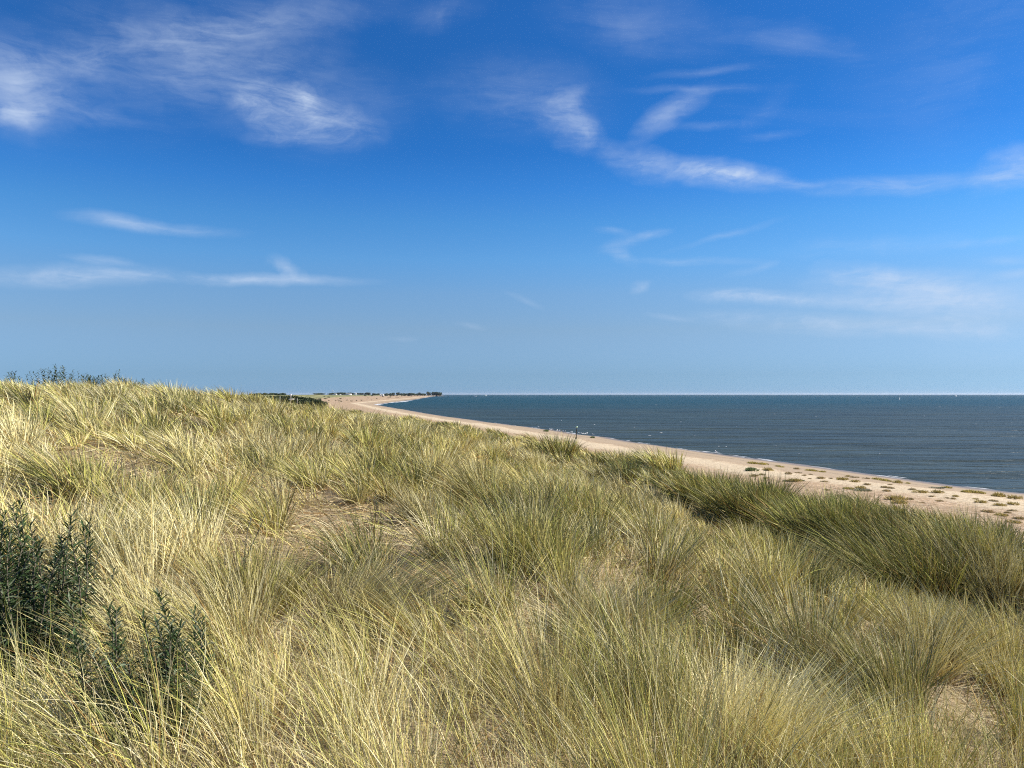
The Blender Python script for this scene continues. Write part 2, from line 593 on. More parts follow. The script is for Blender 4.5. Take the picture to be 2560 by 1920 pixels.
def mat_land():
    m, t, out = new_mat('sand_and_thatch')
    p = nd(t, 'ShaderNodeBsdfPrincipled')
    p.inputs['Specular IOR Level'].default_value = 0.2
    geo = nd(t, 'ShaderNodeNewGeometry')
    P = geo.outputs['Position']
    sh = nd(t, 'ShaderNodeAttribute', attribute_name='shore').outputs['Fac']
    dn = nd(t, 'ShaderNodeAttribute', attribute_name='dune').outputs['Fac']
    fv = nd(t, 'ShaderNodeAttribute', attribute_name='faraway').outputs['Fac']
    n1 = noise(t, P, 0.35, 5, 0.6).outputs['Fac']
    n2 = noise(t, P, 3.0, 6, 0.7).outputs['Fac']
    n3 = noise(t, P, 14.0, 4, 0.8).outputs['Fac']
    n0 = noise(t, P, 0.06, 4, 0.6).outputs['Fac']
    # open beach: pinkish shingle and shell sand
    sand = ramp(t, n2, [(0.34, (0.20, 0.135, 0.075)), (0.50, (0.38, 0.275, 0.172)), (0.66, (0.56, 0.435, 0.29))])
    vo = nd(t, 'ShaderNodeTexVoronoi')
    vo.inputs['Scale'].default_value = 7.0
    t.links.new(P, vo.inputs['Vector'])
    shell = ramp(t, vo.outputs['Color'], [(0.0, 0.0), (0.80, 0.0), (0.88, 1.0)])
    sand = mixc(t, mth(t, 'MULTIPLY', shell, 0.45), sand, (0.66, 0.60, 0.52))
    pink = ramp(t, n1, [(0.35, (0.86, 0.83, 0.78)), (0.65, (1.08, 1.02, 0.96))])
    sand = mixc(t, 1.0, sand, pink, 'MULTIPLY')
    # pale dry berm, then damp and wet sand towards the water
    shn = mth(t, 'ADD', sh, mth(t, 'MULTIPLY', mth(t, 'SUBTRACT', n1, 0.5), 7.0))
    bermn = mth(t, 'MULTIPLY', mapr(t, shn, 12.0, 14.5, 0, 1), mapr(t, shn, 17.0, 21.0, 1, 0))
    bermn = mth(t, 'MULTIPLY', bermn, mapr(t, n2, 0.3, 0.6, 0.3, 1))
    sand = mixc(t, mth(t, 'MULTIPLY', bermn, 0.8), sand, (0.62, 0.51, 0.34))
    shs = mth(t, 'ADD', sh, mth(t, 'MULTIPLY', mth(t, 'SUBTRACT', n1, 0.5), 2.0))
    damp = mapr(t, shs, 11.5, 13.5, 1, 0)
    dampc = ramp(t, n2, [(0.3, (0.31, 0.23, 0.145)), (0.7, (0.39, 0.295, 0.19))])
    sand = mixc(t, damp, sand, dampc)
    # line of weed left by the tide
    weed = mth(t, 'MULTIPLY', mth(t, 'MULTIPLY', mapr(t, shs, 4.5, 5.6, 0, 1), mapr(t, shs, 6.0, 7.2, 1, 0)), mapr(t, n2, 0.50, 0.58, 0, 1))
    sand = mixc(t, mth(t, 'MULTIPLY', weed, 0.75), sand, (0.09, 0.07, 0.045))
    wet = mapr(t, shs, 0.8, 3.4, 1, 0)
    sand = mixc(t, mth(t, 'MULTIPLY', wet, 0.75), sand, (0.17, 0.13, 0.095))
    # dune: dead leaf litter over sand
    th = ramp(t, n3, [(0.28, (0.13, 0.095, 0.055)), (0.5, (0.30, 0.225, 0.125)), (0.74, (0.50, 0.40, 0.24))])
    th = mixc(t, mapr(t, n2, 0.4, 0.62, 0, 0.6), th, (0.36, 0.275, 0.165))
    # far dunes: grass and scrub seen from afar
    veg = ramp(t, noise(t, P, 0.05, 6, 0.72).outputs['Fac'],
               [(0.34, (0.055, 0.07, 0.03)), (0.45, (0.15, 0.16, 0.06)), (0.56, (0.27, 0.25, 0.105)), (0.68, (0.42, 0.35, 0.2))])
    th = mixc(t, fv, th, veg)
    colr = mixc(t, dn, sand, th)
    t.links.new(colr, p.inputs['Base Color'])
    t.links.new(mth(t, 'SUBTRACT', 0.92, mth(t, 'MULTIPLY', wet, 0.5)), p.inputs['Roughness'])
    bp = nd(t, 'ShaderNodeBump')
    bp.inputs['Strength'].default_value = 0.8
    bp.inputs['Distance'].default_value = 0.09
    hsum = mth(t, 'ADD', mth(t, 'MULTIPLY', n2, 1.0), mth(t, 'MULTIPLY', n3, 0.35))
    t.links.new(mth(t, 'MULTIPLY', hsum, mapr(t, sh, 6.0, 14.0, 0.06, 1.0)), bp.inputs['Height'])
    t.links.new(bp.outputs[0], p.inputs['Normal'])
    t.links.new(p.outputs[0], out.inputs[0])
    return m


def mat_sea():
    m, t, out = new_mat('sea_water')
    p = nd(t, 'ShaderNodeBsdfPrincipled')
    p.inputs['IOR'].default_value = 1.33
    p.inputs['Roughness'].default_value = SEA_ROUGH
    p.inputs['Specular IOR Level'].default_value = SEA_SPEC
    geo = nd(t, 'ShaderNodeNewGeometry')
    P = geo.outputs['Position']
    sep = nd(t, 'ShaderNodeSeparateXYZ')
    t.links.new(P, sep.inputs[0])
    # silt hangs in the shallow water, clearer and bluer further out
    def wmap(rot, sx, sy):
        mp = nd(t, 'ShaderNodeMapping')
        mp.inputs['Rotation'].default_value = (0, 0, R(rot))
        mp.inputs['Scale'].default_value = (sx, sy, 1)
        t.links.new(P, mp.inputs['Vector'])
        return mp.outputs[0]
    big = noise(t, wmap(-6, 0.0016, 0.006), 1.0, 4, 0.6).outputs['Fac']
    rr = mth(t, 'ADD', sep.outputs[1], mth(t, 'MULTIPLY', mth(t, 'SUBTRACT', big, 0.5), 700.0))
    silt = mapr(t, rr, 120.0, 800.0, 0, 1)
    colr = mixc(t, silt, SEA_NEAR, SEA_FAR)
    pt = noise(t, wmap(-4, 0.018, 0.05), 1.0, 5, 0.65).outputs['Fac']
    colr = mixc(t, 1.0, colr, ramp(t, pt, [(0.3, (0.72, 0.74, 0.76)), (0.7, (1.22, 1.2, 1.16))]), 'MULTIPLY')
    t.links.new(colr, p.inputs['Base Color'])
    w1 = noise(t, wmap(-7, 0.05, 0.20), 1.0, 3, 0.55, 0.3).outputs['Fac']
    w2 = noise(t, wmap(8, 0.20, 0.62), 1.0, 3, 0.6, 0.3).outputs['Fac']
    w3 = noise(t, wmap(-20, 1.5, 3.2), 1.0, 4, 0.6).outputs['Fac']
    w0 = noise(t, wmap(-3, 0.010, 0.045), 1.0, 3, 0.6, 0.3).outputs['Fac']
    hgt = mth(t, 'ADD', mth(t, 'ADD', mth(t, 'MULTIPLY', w0, 3.0), w1), mth(t, 'ADD', mth(t, 'MULTIPLY', w2, 0.30), mth(t, 'MULTIPLY', w3, 0.05)))
    b = nd(t, 'ShaderNodeBump')
    b.inputs['Strength'].default_value = 1.0
    b.inputs['Distance'].default_value = SEA_BUMP
    t.links.new(hgt, b.inputs['Height'])
    t.links.new(b.outputs[0], p.inputs['Normal'])
    t.links.new(p.outputs[0], out.inputs[0])
    return m


SEA_ROUGH, SEA_SPEC, SEA_BUMP = 0.36, 0.145, 2.3
SEA_NEAR, SEA_FAR = (0.040, 0.049, 0.033), (0.013, 0.047, 0.048)
M_LAND = mat_land()
M_SEA = mat_sea()

# ------------------------------------------------------------------ the ground and the sea


def polar(az, rad):
    A, Rr = np.meshgrid(az, rad, indexing='ij')
    return Rr * np.sin(A), Rr * np.cos(A)


def build_ground():
    az = np.concatenate([np.radians(np.arange(-180, -48, 4.0)), np.radians(np.arange(-48, 48, 0.45)), np.radians(np.arange(48, 180, 4.0))])
    rad = np.concatenate([[0.05], np.geomspace(0.4, 7000, 290)])
    X, Y = polar(az, rad)
    z, d, u = land(X.ravel(), Y.ravel())
    V = np.stack([X.ravel(), Y.ravel(), z], 1)
    na, nr = len(az), len(rad)
    i = np.arange(na)
    j = np.arange(nr - 1)
    I, J = np.meshgrid(i, j, indexing='ij')
    I2 = (I + 1) % na
    F = np.stack([I * nr + J, I * nr + J + 1, I2 * nr + J + 1, I2 * nr + J], -1).reshape(-1, 4)
    F = F[:, ::-1]
    r = np.hypot(X, Y).ravel()
    dune = smooth01((u + 1.8) / 2.2)
    faraway = smooth01((r - 75) / 60)
    fu = u[F].mean(1)
    for name, sel in (('dune', fu > -2.5), ('beach', fu <= -2.5)):
        f = F[sel]
        used, inv = np.unique(f, return_inverse=True)
        me = np_mesh(name, V[used], [inv.reshape(-1, 4)], None, {'shore': d[used], 'dune': dune[used], 'faraway': faraway[used]}, True)
        tag(link_mesh(name, me, M_LAND), kind='structure')


def build_sea():
    az = np.radians(np.concatenate([np.arange(-180, -40, 5.0), np.arange(-40, 60, 0.8), np.arange(60, 180, 5.0)]))
    rad = np.concatenate([[0.5, 15], np.geomspace(30, 40000, 150)])
    X, Y = polar(az, rad)
    V = np.stack([X.ravel(), Y.ravel(), np.zeros(X.size)], 1)
    na, nr = len(az), len(rad)
    I, J = np.meshgrid(np.arange(na), np.arange(nr - 1), indexing='ij')
    I2 = (I + 1) % na
    F = np.stack([I * nr + J, I * nr + J + 1, I2 * nr + J + 1, I2 * nr + J], -1).reshape(-1, 4)[:, ::-1]
    me = np_mesh('sea', V, [F], None, None, True)
    tag(link_mesh('sea', me, M_SEA), kind='structure')


build_ground()
build_sea()

# ------------------------------------------------------------------ marram grass
STRAW = np.array((0.75, 0.63, 0.25))
PALE = np.array((0.87, 0.78, 0.47))
YGREEN = np.array((0.55, 0.54, 0.125))
SHADE_GREEN = np.array((0.14, 0.165, 0.055))  # grey-green leaf colour, darkened to carry the seaward edge's shade
BROWN = np.array((0.40, 0.235, 0.08))
GREY = np.array((0.36, 0.32, 0.18))


def blades(base, d0, bend, L, w, col, root, segs):
    """ribbon leaves; returns verts, face arrays, colours"""
    n = len(base)
    ts = np.linspace(0, 1, segs + 1)
    rnd = rng.normal(size=(n, 3))
    side = np.cross(d0, rnd)
    side /= np.linalg.norm(side, axis=1)[:, None] + 1e-9
    lv = []
    lc = []
    for k, t in enumerate(ts):
        c = base + L[:, None] * (d0 * t + bend * (t * t))
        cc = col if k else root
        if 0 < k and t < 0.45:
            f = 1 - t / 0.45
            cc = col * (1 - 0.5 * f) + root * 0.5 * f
        if k < segs:
            hw = (w * (1 - 0.75 * t ** 1.6) * 0.5)[:, None]
            lv += [c - side * hw, c + side * hw]
            lc += [cc, cc]
        else:
            lv.append(c)
            lc.append(col)
    per = 2 * segs + 1
    V = np.stack(lv, 1).reshape(-1, 3)
    C = np.stack(lc, 1).reshape(-1, 3)
    o = (np.arange(n) * per)[:, None]
    quads = np.concatenate([o + np.array([2 * k, 2 * k + 1, 2 * k + 3, 2 * k + 2])[None] for k in range(segs - 1)], 0) if segs > 1 else np.zeros((0, 4), int)
    tris = o + np.array([2 * segs - 2, 2 * segs - 1, 2 * segs])[None]
    return V, quads, tris, C


def lean_at(x, y):
    """wind lean over the dune: to the left on the crest and the seaward edge, swirling between"""
    u = (np.interp(y, _Y, XE) - x)
    m = -0.10 - 0.30 * smooth01((u - 9) / 6) - 0.28 * smooth01((5.5 - u) / 4) - 0.15 * smooth01((y - 22) / 12)
    lx = m + (fbm(x / 1.6 + 40, y / 1.6, 51, 2) - 0.5) * 1.2
    ly = (fbm(x / 1.6, y / 1.6 + 9, 53, 2) - 0.5) * 1.0 - 0.03
    return lx, ly


def green_at(x, y):
    u = (np.interp(y, _Y, XE) - x)
    return fbm(x / 2.2 + 7, y / 2.2 + 3, 61, 3) + 0.24 * smooth01((5.5 - u) / 4) * smooth01((45 - y) / 20) + 0.02  # dark green favoured at the seaward edge, painting in its shade


def tussock(cx, cy, nb, rad, hgt, spread, width, segs, green=None, lean=None, z=None, pale=0.0):
    """one marram tuft; arrays in world coordinates"""
    lx, ly = lean_at(np.array([cx]), np.array([cy])) if lean is None else ([lean[0]], [lean[1]])
    lx, ly = float(lx[0]), float(ly[0])
    g = float(green_at(np.array([cx]), np.array([cy]))[0]) + rng.normal() * 0.09 if green is None else green
    rr = rad * np.sqrt(rng.random(nb))
    th = rng.random(nb) * 2 * math.pi
    ox, oy = rr * np.cos(th), rr * np.sin(th)
    bx, by = cx + ox, cy + oy
    bz = land(bx, by)[0] - 0.03
    base = np.stack([bx, by, bz], 1)
    outw = np.stack([ox, oy], 1) / rad
    tilt = spread * outw * (0.3 + 0.9 * rng.random(nb))[:, None] + rng.normal(size=(nb, 2)) * 0.24
    d0 = np.stack([tilt[:, 0] + 0.45 * lx, tilt[:, 1] + 0.45 * ly, np.full(nb, 1.0)], 1)
    d0 /= np.linalg.norm(d0, axis=1)[:, None]
    # drying leaves droop more
    droop = np.abs(rng.normal(size=nb)) ** 1.5 * 0.16 + 0.03
    L = hgt * (0.55 + 0.55 * rng.random(nb) ** 0.7)
    bx_ = lx * 0.50 + outw[:, 0] * 0.14 + rng.normal(size=nb) * 0.13
    by_ = ly * 0.50 + outw[:, 1] * 0.14 + rng.normal(size=nb) * 0.13
    bend = np.stack([bx_, by_, -droop - 0.25 * (lx * lx + ly * ly)], 1)
    k = rng.random(nb)
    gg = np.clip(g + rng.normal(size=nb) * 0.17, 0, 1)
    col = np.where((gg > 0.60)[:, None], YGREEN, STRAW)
    col = np.where((gg > 0.74)[:, None], SHADE_GREEN, col)
    col = np.where((gg < 0.36)[:, None], PALE, col)
    col = np.where((k < 0.09)[:, None], BROWN, col)
    col = np.where(((k > 0.09) & (k < 0.20))[:, None], GREY, col)
    if pale:
        col = np.where((rng.random(nb) < pale)[:, None], PALE, col)
    mixin = rng.random(nb)[:, None] * (0.5 if g < 0.7 else 0.22)  # green tufts lightened less, so their painted shade stays dark
    col = col * (1 - mixin) + (STRAW * 0.55 + YGREEN * 0.45) * mixin
    col = col * (0.55 + 0.72 * rng.random(nb))[:, None]
    col = col * (0.62 + 0.46 * rng.random())
    root = (BROWN * 0.5 + col * 0.25)  # brown dead sheaths, darkened further to deepen the shade between tufts
    w = width * (0.7 + 0.6 * rng.random(nb))
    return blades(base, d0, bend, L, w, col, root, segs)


class GAcc:
    def __init__(self):
        self.V, self.Q, self.T, self.C, self.n = [], [], [], [], 0

    def add(self, b):
        V, Q, T, C = b
        self.V.append(V)
        self.Q.append(Q + self.n)
        self.T.append(T + self.n)
        self.C.append(C)
        self.n += len(V)

    def mesh(self, name, origin=None):
        V = np.concatenate(self.V)
        if origin is not None:
            V = V - np.asarray(origin)
        return np_mesh(name, V, [np.concatenate(self.Q), np.concatenate(self.T)], np.concatenate(self.C))


# open places where the tufts stand thin: photo pixel of the middle, half width, half depth (m)
BARE = []
for (px, py, rx, ry) in ((940, 1375, 1.3, 2.2), (1070, 1450, 0.8, 0.9), (820, 1290, .8, .9), (60, 1700, 0.22, 0.16), (300, 1190, 1.0, 0.8), (600, 1235, 0.9, 0.8),
                         (1240, 1470, .5, .4), (1900, 1330, .7, .6)):
    h = hit(px, py)
    BARE.append((h[0], h[1], rx, ry))


def bare(x, y):
    b = np.zeros_like(x)
    for (cx, cy, rx, ry) in BARE:
        b = np.maximum(b, 1 - np.clip(np.hypot((x - cx) / rx, (y - cy) / ry) - 0.55, 0, 0.6) / 0.6)
    return b


# tufts that stand out one by one: name pixel of the base, spread etc.
HERO = [
    # px, py(base), radius, height, spread, green, lean, pale, label
    (1330, 1425, 0.30, 0.72, .45, .68, (-0.05, .1), 0, 'tall dark-based marram tuft above the flattened straw patch, brown at its foot'),
    (900, 1560, 0.26, 0.62, .55, .40, (0.55, -.05), .5, 'pale marram tuft combed over to the right beside the flattened straw patch'),
    (1500, 1600, 0.22, 0.55, .45, .35, (0.30, -.15), .6, 'bleached silvery marram tuft in the middle of the foreground slope'),
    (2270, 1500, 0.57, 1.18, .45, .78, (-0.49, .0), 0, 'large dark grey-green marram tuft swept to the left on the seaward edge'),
    (2490, 1500, 0.44, 1.09, .30, .45, (-0.08, .1), .3, 'tall upright pale marram tuft at the right end of the dune edge'),
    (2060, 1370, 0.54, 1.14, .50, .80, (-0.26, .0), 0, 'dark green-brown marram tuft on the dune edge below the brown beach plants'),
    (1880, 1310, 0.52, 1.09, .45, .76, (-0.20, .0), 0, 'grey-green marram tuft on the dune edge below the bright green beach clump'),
    (1660, 1185, 0.48, 0.98, .35, .68, (-0.39, .0), .1, 'marram tuft leaning left against the beach where the shingle first shows wide'),
    (1395, 1150, 0.53, 1.07, .35, .70, (-0.10, .0), .1, 'domed marram tuft with a dark hollow just left of the black post'),
    (1560, 1175, 0.40, 0.80, .45, .48, (0.07, .0), .3, 'straw-yellow marram tuft right of the black post on the dune edge'),
    (1880, 1900, 0.22, 0.62, .40, .35, (0.35, .1), .6, 'whitish marram tuft curving right at the bottom edge'),
    (240, 1440, 0.26, 0.62, .40, .38, (0.15, .1), .2, 'upright straw marram tuft with orange-brown foot behind the buckthorn'),
    (640, 1520, 0.24, 0.52, .50, .60, (0.05, .0), 0, 'green-tinged marram tuft right of the buckthorn shoots'),
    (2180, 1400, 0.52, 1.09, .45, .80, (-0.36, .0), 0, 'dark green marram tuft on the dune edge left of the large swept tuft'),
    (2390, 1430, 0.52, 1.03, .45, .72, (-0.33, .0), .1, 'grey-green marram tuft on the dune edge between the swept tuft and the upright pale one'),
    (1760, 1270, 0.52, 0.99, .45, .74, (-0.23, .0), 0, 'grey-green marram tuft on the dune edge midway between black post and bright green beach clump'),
    (2330, 1640, 0.24, 0.52, .50, .50, (-0.15, .0), .3, 'low marram tuft in front of the dark swept tuft on the right'),
]


def px_width(D):
    return D / 773.0


def build_grass():
    acc = GAcc()
    hero_xy = []
    for (px, py, rad, hgt, spr, grn, ln, pl, label) in HERO:
        h = hit(px, py)
        hero_xy.append((h[0], h[1], rad))
        D = h[1]
        wd = max(0.0042, 0.74 * px_width(D))
        nb = int((1000 if D < 9 else (1100 if D < 20 else 700)) * (2.4 if grn > .7 else 1.0))
        g = GAcc()
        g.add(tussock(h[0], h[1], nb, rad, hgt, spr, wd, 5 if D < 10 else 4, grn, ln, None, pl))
        origin = (h[0], h[1], h[2])
        me = g.mesh('marram_tuft', origin)
        o = link_mesh('marram_tuft', me, M_GRASS, loc=origin)
        tag(o, label, 'grass tuft', 'marram tufts that stand out on the dune')
    hx = np.array(hero_xy)
    total = 0

    def scatter(dens, d0, d1, azm=44):
        area = 0.5 * 2 * R(azm) * (d1 * d1 - d0 * d0)
        n = int(area * dens)
        r = np.sqrt(d0 * d0 + (d1 * d1 - d0 * d0) * rng.random(n))
        a = (rng.random(n) * 2 - 1) * R(azm)
        x, y = r * np.sin(a), r * np.cos(a)
        z, d, u = land(x, y)
        return x, y, z, d, u, r
    # layer 1a: big domed tufts with hollows between them
    domes = []
    for (d0, d1, gap, nb0, segs, wf) in ((1.3, 4.5, .34, 270, 4, .62), (4.5, 7, .42, 270, 4, .64), (7, 13, .50, 260, 4, .66), (13, 26, .60, 160, 3, .68), (26, 48, .82, 120, 3, .70), (48, 100, 1.25, 120, 3, .76)):
        x, y, z, d, u, r = scatter(9.0 / gap ** 2, d0, d1)
        w = np.interp(y, _Y, WC)
        keep = (u > -3.6) & (u < w + 6) & (rng.random(len(x)) > 0.97 * bare(x, y))
        keep &= fbm(x / 0.8, y / 0.8, 77, 2) > 0.40 - 0.12 * (r < 3.6)
        for (a_, b_, rr) in hx:
            keep &= np.hypot(x - a_, y - b_) > rr + 0.22
        got = []
        for cx, cy, D in zip(x[keep], y[keep], r[keep]):
            k = gap * (0.8 + 0.5 * rng.random())
            if got and (np.hypot(np.array([g_[0] for g_ in got]) - cx, np.array([g_[1] for g_ in got]) - cy) < k).any():
                continue
            got.append((cx, cy, D))
        for (cx, cy, D) in got:
            size = 0.62 + 0.75 * rng.random() ** 1.5
            nb = int(nb0 * size * size * (0.8 + 0.4 * rng.random()))
            wd = max(0.0026, wf * px_width(D))
            hgt = (0.40 + 0.36 * rng.random()) * (0.55 + 0.45 * size)
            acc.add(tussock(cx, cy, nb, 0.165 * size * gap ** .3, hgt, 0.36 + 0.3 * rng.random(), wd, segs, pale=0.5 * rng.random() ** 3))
            domes.append((cx, cy))
            total += nb
    # layer 1b: small tufts
    for (d0, d1, dens, nb0, segs, wf) in ((1.5, 6, 5.0, 80, 4, 0.6), (6, 13, 3.0, 70, 3, 0.6), (13, 26, 1.6, 50, 3, 0.62), (26, 48, .6, 40, 3, 0.7), (48, 100, 0.3, 40, 3, 0.75)):
        x, y, z, d, u, r = scatter(dens, d0, d1)
        w = np.interp(y, _Y, WC)
        keep = (u > -4.2) & (u < w + 7)
        keep &= rng.random(len(x)) > 0.85 * bare(x, y)
        for (a_, b_, rr) in hx:
            keep &= np.hypot(x - a_, y - b_) > rr * 1.2
        for cx, cy, D in zip(x[keep], y[keep], r[keep]):
            size = 0.6 + 0.5 * rng.random()
            nb = int(nb0 * (0.6 + 0.8 * rng.random()) * size)
            wd = max(0.0028, wf * px_width(D))
            hgt = 0.22 + 0.24 * rng.random()
            acc.add(tussock(cx, cy, nb, 0.12 + 0.15 * size, hgt, 0.45 + 0.4 * rng.random(), wd, segs, pale=0.25 * rng.random() ** 2))
            total += nb
    # layer 2: single leaves between the tufts
    for (d0, d1, dens, segs, wf) in ((1.3, 5, 280, 4, 0.55), (5, 8, 170, 3, .55), (8, 14, 110, 3, 0.55), (14, 28, 50, 3, 0.62), (28, 60, 18, 2, 0.75)):
        x, y, z, d, u, r = scatter(dens, d0, d1)
        w = np.interp(y, _Y, WC)
        keep = (u > -4.5) & (u < w + 5) & (rng.random(len(x)) > 0.80 * bare(x, y))
        x, y, z, r = x[keep], y[keep], z[keep], r[keep]
        n = len(x)
        lx, ly = lean_at(x, y)
        d0v = np.stack([lx * 0.7 + rng.normal(size=n) * 0.30, ly * 0.7 + rng.normal(size=n) * 0.30, np.ones(n)], 1)
        d0v /= np.linalg.norm(d0v, axis=1)[:, None]
        bend = np.stack([lx * 0.8 + rng.normal(size=n) * .2, ly * 0.8 + rng.normal(size=n) * .2, -np.abs(rng.normal(size=n)) * 0.3 - .1], 1)
        L = 0.22 + 0.4 * rng.random(n)
        k = rng.random(n)[:, None]
        col = np.where(k < .4, STRAW, np.where(k < .6, PALE, np.where(k < .78, YGREEN, np.where(k < .9, GREY, BROWN))))
        col = col * (0.7 + 0.5 * rng.random(n))[:, None]
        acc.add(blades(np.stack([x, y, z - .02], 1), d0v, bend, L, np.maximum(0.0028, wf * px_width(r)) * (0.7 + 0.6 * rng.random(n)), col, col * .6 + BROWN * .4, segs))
        total += n
    me = acc.mesh('marram_grass')
    o = link_mesh('marram_grass', me, M_GRASS)
    tag(o, 'dry yellow-green marram grass covering the whole dune slope', 'grass', kind='stuff')
    # layer 3: dead leaves lying flat, thick in the open places
    acc = GAcc()
    for (d0, d1, dens, wf) in ((1.5, 6, 330, .6), (6, 16, 260, .6), (16, 32, 50, .8)):
        x, y, z, d, u, r = scatter(dens, d0, d1)
        w = np.interp(y, _Y, WC)
        keep = (u > -3.5) & (u < w + 3) & (rng.random(len(x)) < 0.45 + 0.55 * bare(x, y))
        x, y, z, r = x[keep], y[keep], z[keep], r[keep]
        n = len(x)
        a = rng.random(n) * 2 * math.pi
        d0v = np.stack([np.cos(a), np.sin(a), 0.10 + 0.35 * rng.random(n) ** 2], 1)
        bend = np.stack([rng.normal(size=n) * .3, rng.normal(size=n) * .3, -0.18 * rng.random(n)], 1)
        L = 0.12 + 0.34 * rng.random(n)
        k = rng.random(n)[:, None]
        col = np.where(k < .35, np.array((.50, .38, .20)), np.where(k < .7, np.array((.58, .47, .28)), np.where(k < .85, GREY, BROWN)))
        col = col * (0.65 + 0.5 * rng.random(n))[:, None]
        acc.add(blades(np.stack([x, y, z + .005 + .05 * rng.random(n)], 1), d0v, bend, L, np.maximum(0.0045, wf * px_width(r)), col, col, 2))
    me = acc.mesh('dead_grass_litter')
    o = link_mesh('dead_grass_litter', me, M_GRASS)
    tag(o, 'flattened dead straw lying between the marram tufts', 'dead grass', kind='stuff')


build_grass()

# ------------------------------------------------------------------ sea buckthorn


def shoot_parts(h, nleaf, leaf, rnd, bare_foot=0.0, broad=0.07):
    """a leafy shoot: stem mesh and leaf mesh about its own foot"""
    lean = np.array((rnd.gauss(0, .16), rnd.gauss(0, .16)))
    ts = np.linspace(0, 1, 7)
    wig = rnd.random() * 6
    pts = np.stack([lean[0] * h * ts + 0.02 * np.sin(ts * 5 + wig), lean[1] * h * ts + 0.02 * np.cos(ts * 4 + wig), h * ts], 1)
    st = Acc()
    st.tube(pts, np.linspace(0.006, 0.0018, 7), 5)
    lf = Acc()
    for i in range(nleaf):
        t = bare_foot + (1 - bare_foot) * (i + 0.5) / nleaf
        th = i * 2.39996 + rnd.gauss(0, .3)
        c = np.array([np.interp(t, ts, pts[:, k]) for k in range(3)])
        up = 0.10 + 0.75 * t * t + rnd.gauss(0, .25)
        dirv = np.array((math.cos(th), math.sin(th), up))
        dirv /= np.linalg.norm(dirv)
        sd = np.array((-math.sin(th), math.cos(th), rnd.gauss(0, .25)))
        ln = leaf * (0.75 + 0.5 * rnd.random()) * (1.15 - 0.5 * t)
        wd = ln * broad
        mid = c + dirv * ln * .5 + np.array((0, 0, .05 * ln))
        tip = c + dirv * ln + np.array((0, 0, -0.10 * ln))
        q = c + dirv * ln * .12
        col = np.array((0.042, 0.070, 0.026)) * (0.65 + 0.9 * rnd.random())
        if rnd.random() < .22:
            col = np.array((0.15, 0.18, 0.11)) * (0.8 + .4 * rnd.random())
        nrm = np.cross(dirv, sd)
        lf.add([c, q - sd * wd * .7, mid - sd * wd, tip, mid + sd * wd, q + sd * wd * .7, q - nrm * wd * .35, mid - nrm * wd * .4],
               [[(0, 1, 6), (0, 6, 5), (2, 3, 7), (7, 3, 4)], [(1, 2, 7, 6), (6, 7, 4, 5)]], col)
    return st, lf


def buckthorn(px, py, width, h, nshoot, nleaf, label, leaf=.05, D=None, group='buckthorn shrubs on the dune', seed=1, broad=.07):
    rnd = random.Random(seed)
    p = hit(px, py) if D is None else at(px, D)
    root = empty('sea_buckthorn', p)
    tag(root, label, 'shrub', group)
    for k in range(nshoot):
        a = k * 2.4 + rnd.random()
        rr = width * 0.5 * math.sqrt((k + .3) / nshoot)
        hh = h * ((0.75 + 0.3 * rnd.random()) if k % 2 == 0 else (0.35 + 0.3 * rnd.random()))
        st, lf = shoot_parts(hh, int(nleaf * hh / h), leaf, rnd, 0.06, broad)
        ox, oy = rr * math.cos(a), rr * math.sin(a)
        oz = height(p[0] + ox, p[1] + oy) - p[2] - .02
        s = link_mesh('stem', st.mesh('stem'), M_STEM, root, (ox, oy, oz))
        me = lf.mesh('foliage')
        link_mesh('foliage', me, M_LEAF, s)
    return root


buckthorn(15, 1710, .66, .80, 70, 150, 'dense dark buckthorn shrub cut off by the left edge of the picture', seed=3, leaf=.082)
buckthorn(390, 1800, .50, .50, 26, 120, 'dark buckthorn with upright leafy shoots in the left foreground', seed=5, leaf=.075)
buckthorn(195, 1560, .35, .45, 12, 80, 'small fresh green buckthorn between the two dark foreground shrubs', seed=8, leaf=.06)
buckthorn(560, 1500, .30, .62, 4, 60, 'thin buckthorn shoots behind the dark foreground shrub', seed=9, leaf=.05)
buckthorn(330, 1275, .5, .62, 8, 50, 'dull buckthorn half buried in grass above the pale upright tuft', seed=10, leaf=.055)
buckthorn(435, 1165, .8, .55, 10, 44, 'dark buckthorn patch in a hollow of the left slope', seed=11, leaf=.06)
buckthorn(575, 1075, .9, .75, 9, 40, 'buckthorn sprigs poking out high on the left slope', seed=12, leaf=.07)
buckthorn(690, 1285, .4, .5, 6, 46, 'buckthorn sprigs left of the flattened straw patch', seed=13, leaf=.05)
buckthorn(950, 1305, .30, .30, 6, 40, 'little green buckthorn sitting on the flattened straw patch', seed=14, leaf=.05)
buckthorn(1275, 1425, .32, .36, 6, 44, 'green buckthorn sprouting at the foot of the tall dark-based tuft', seed=15, leaf=.05)
buckthorn(1185, 1405, .25, .30, 4, 36, 'tiny buckthorn between the straw patch and the tall tuft', seed=16, leaf=.045)
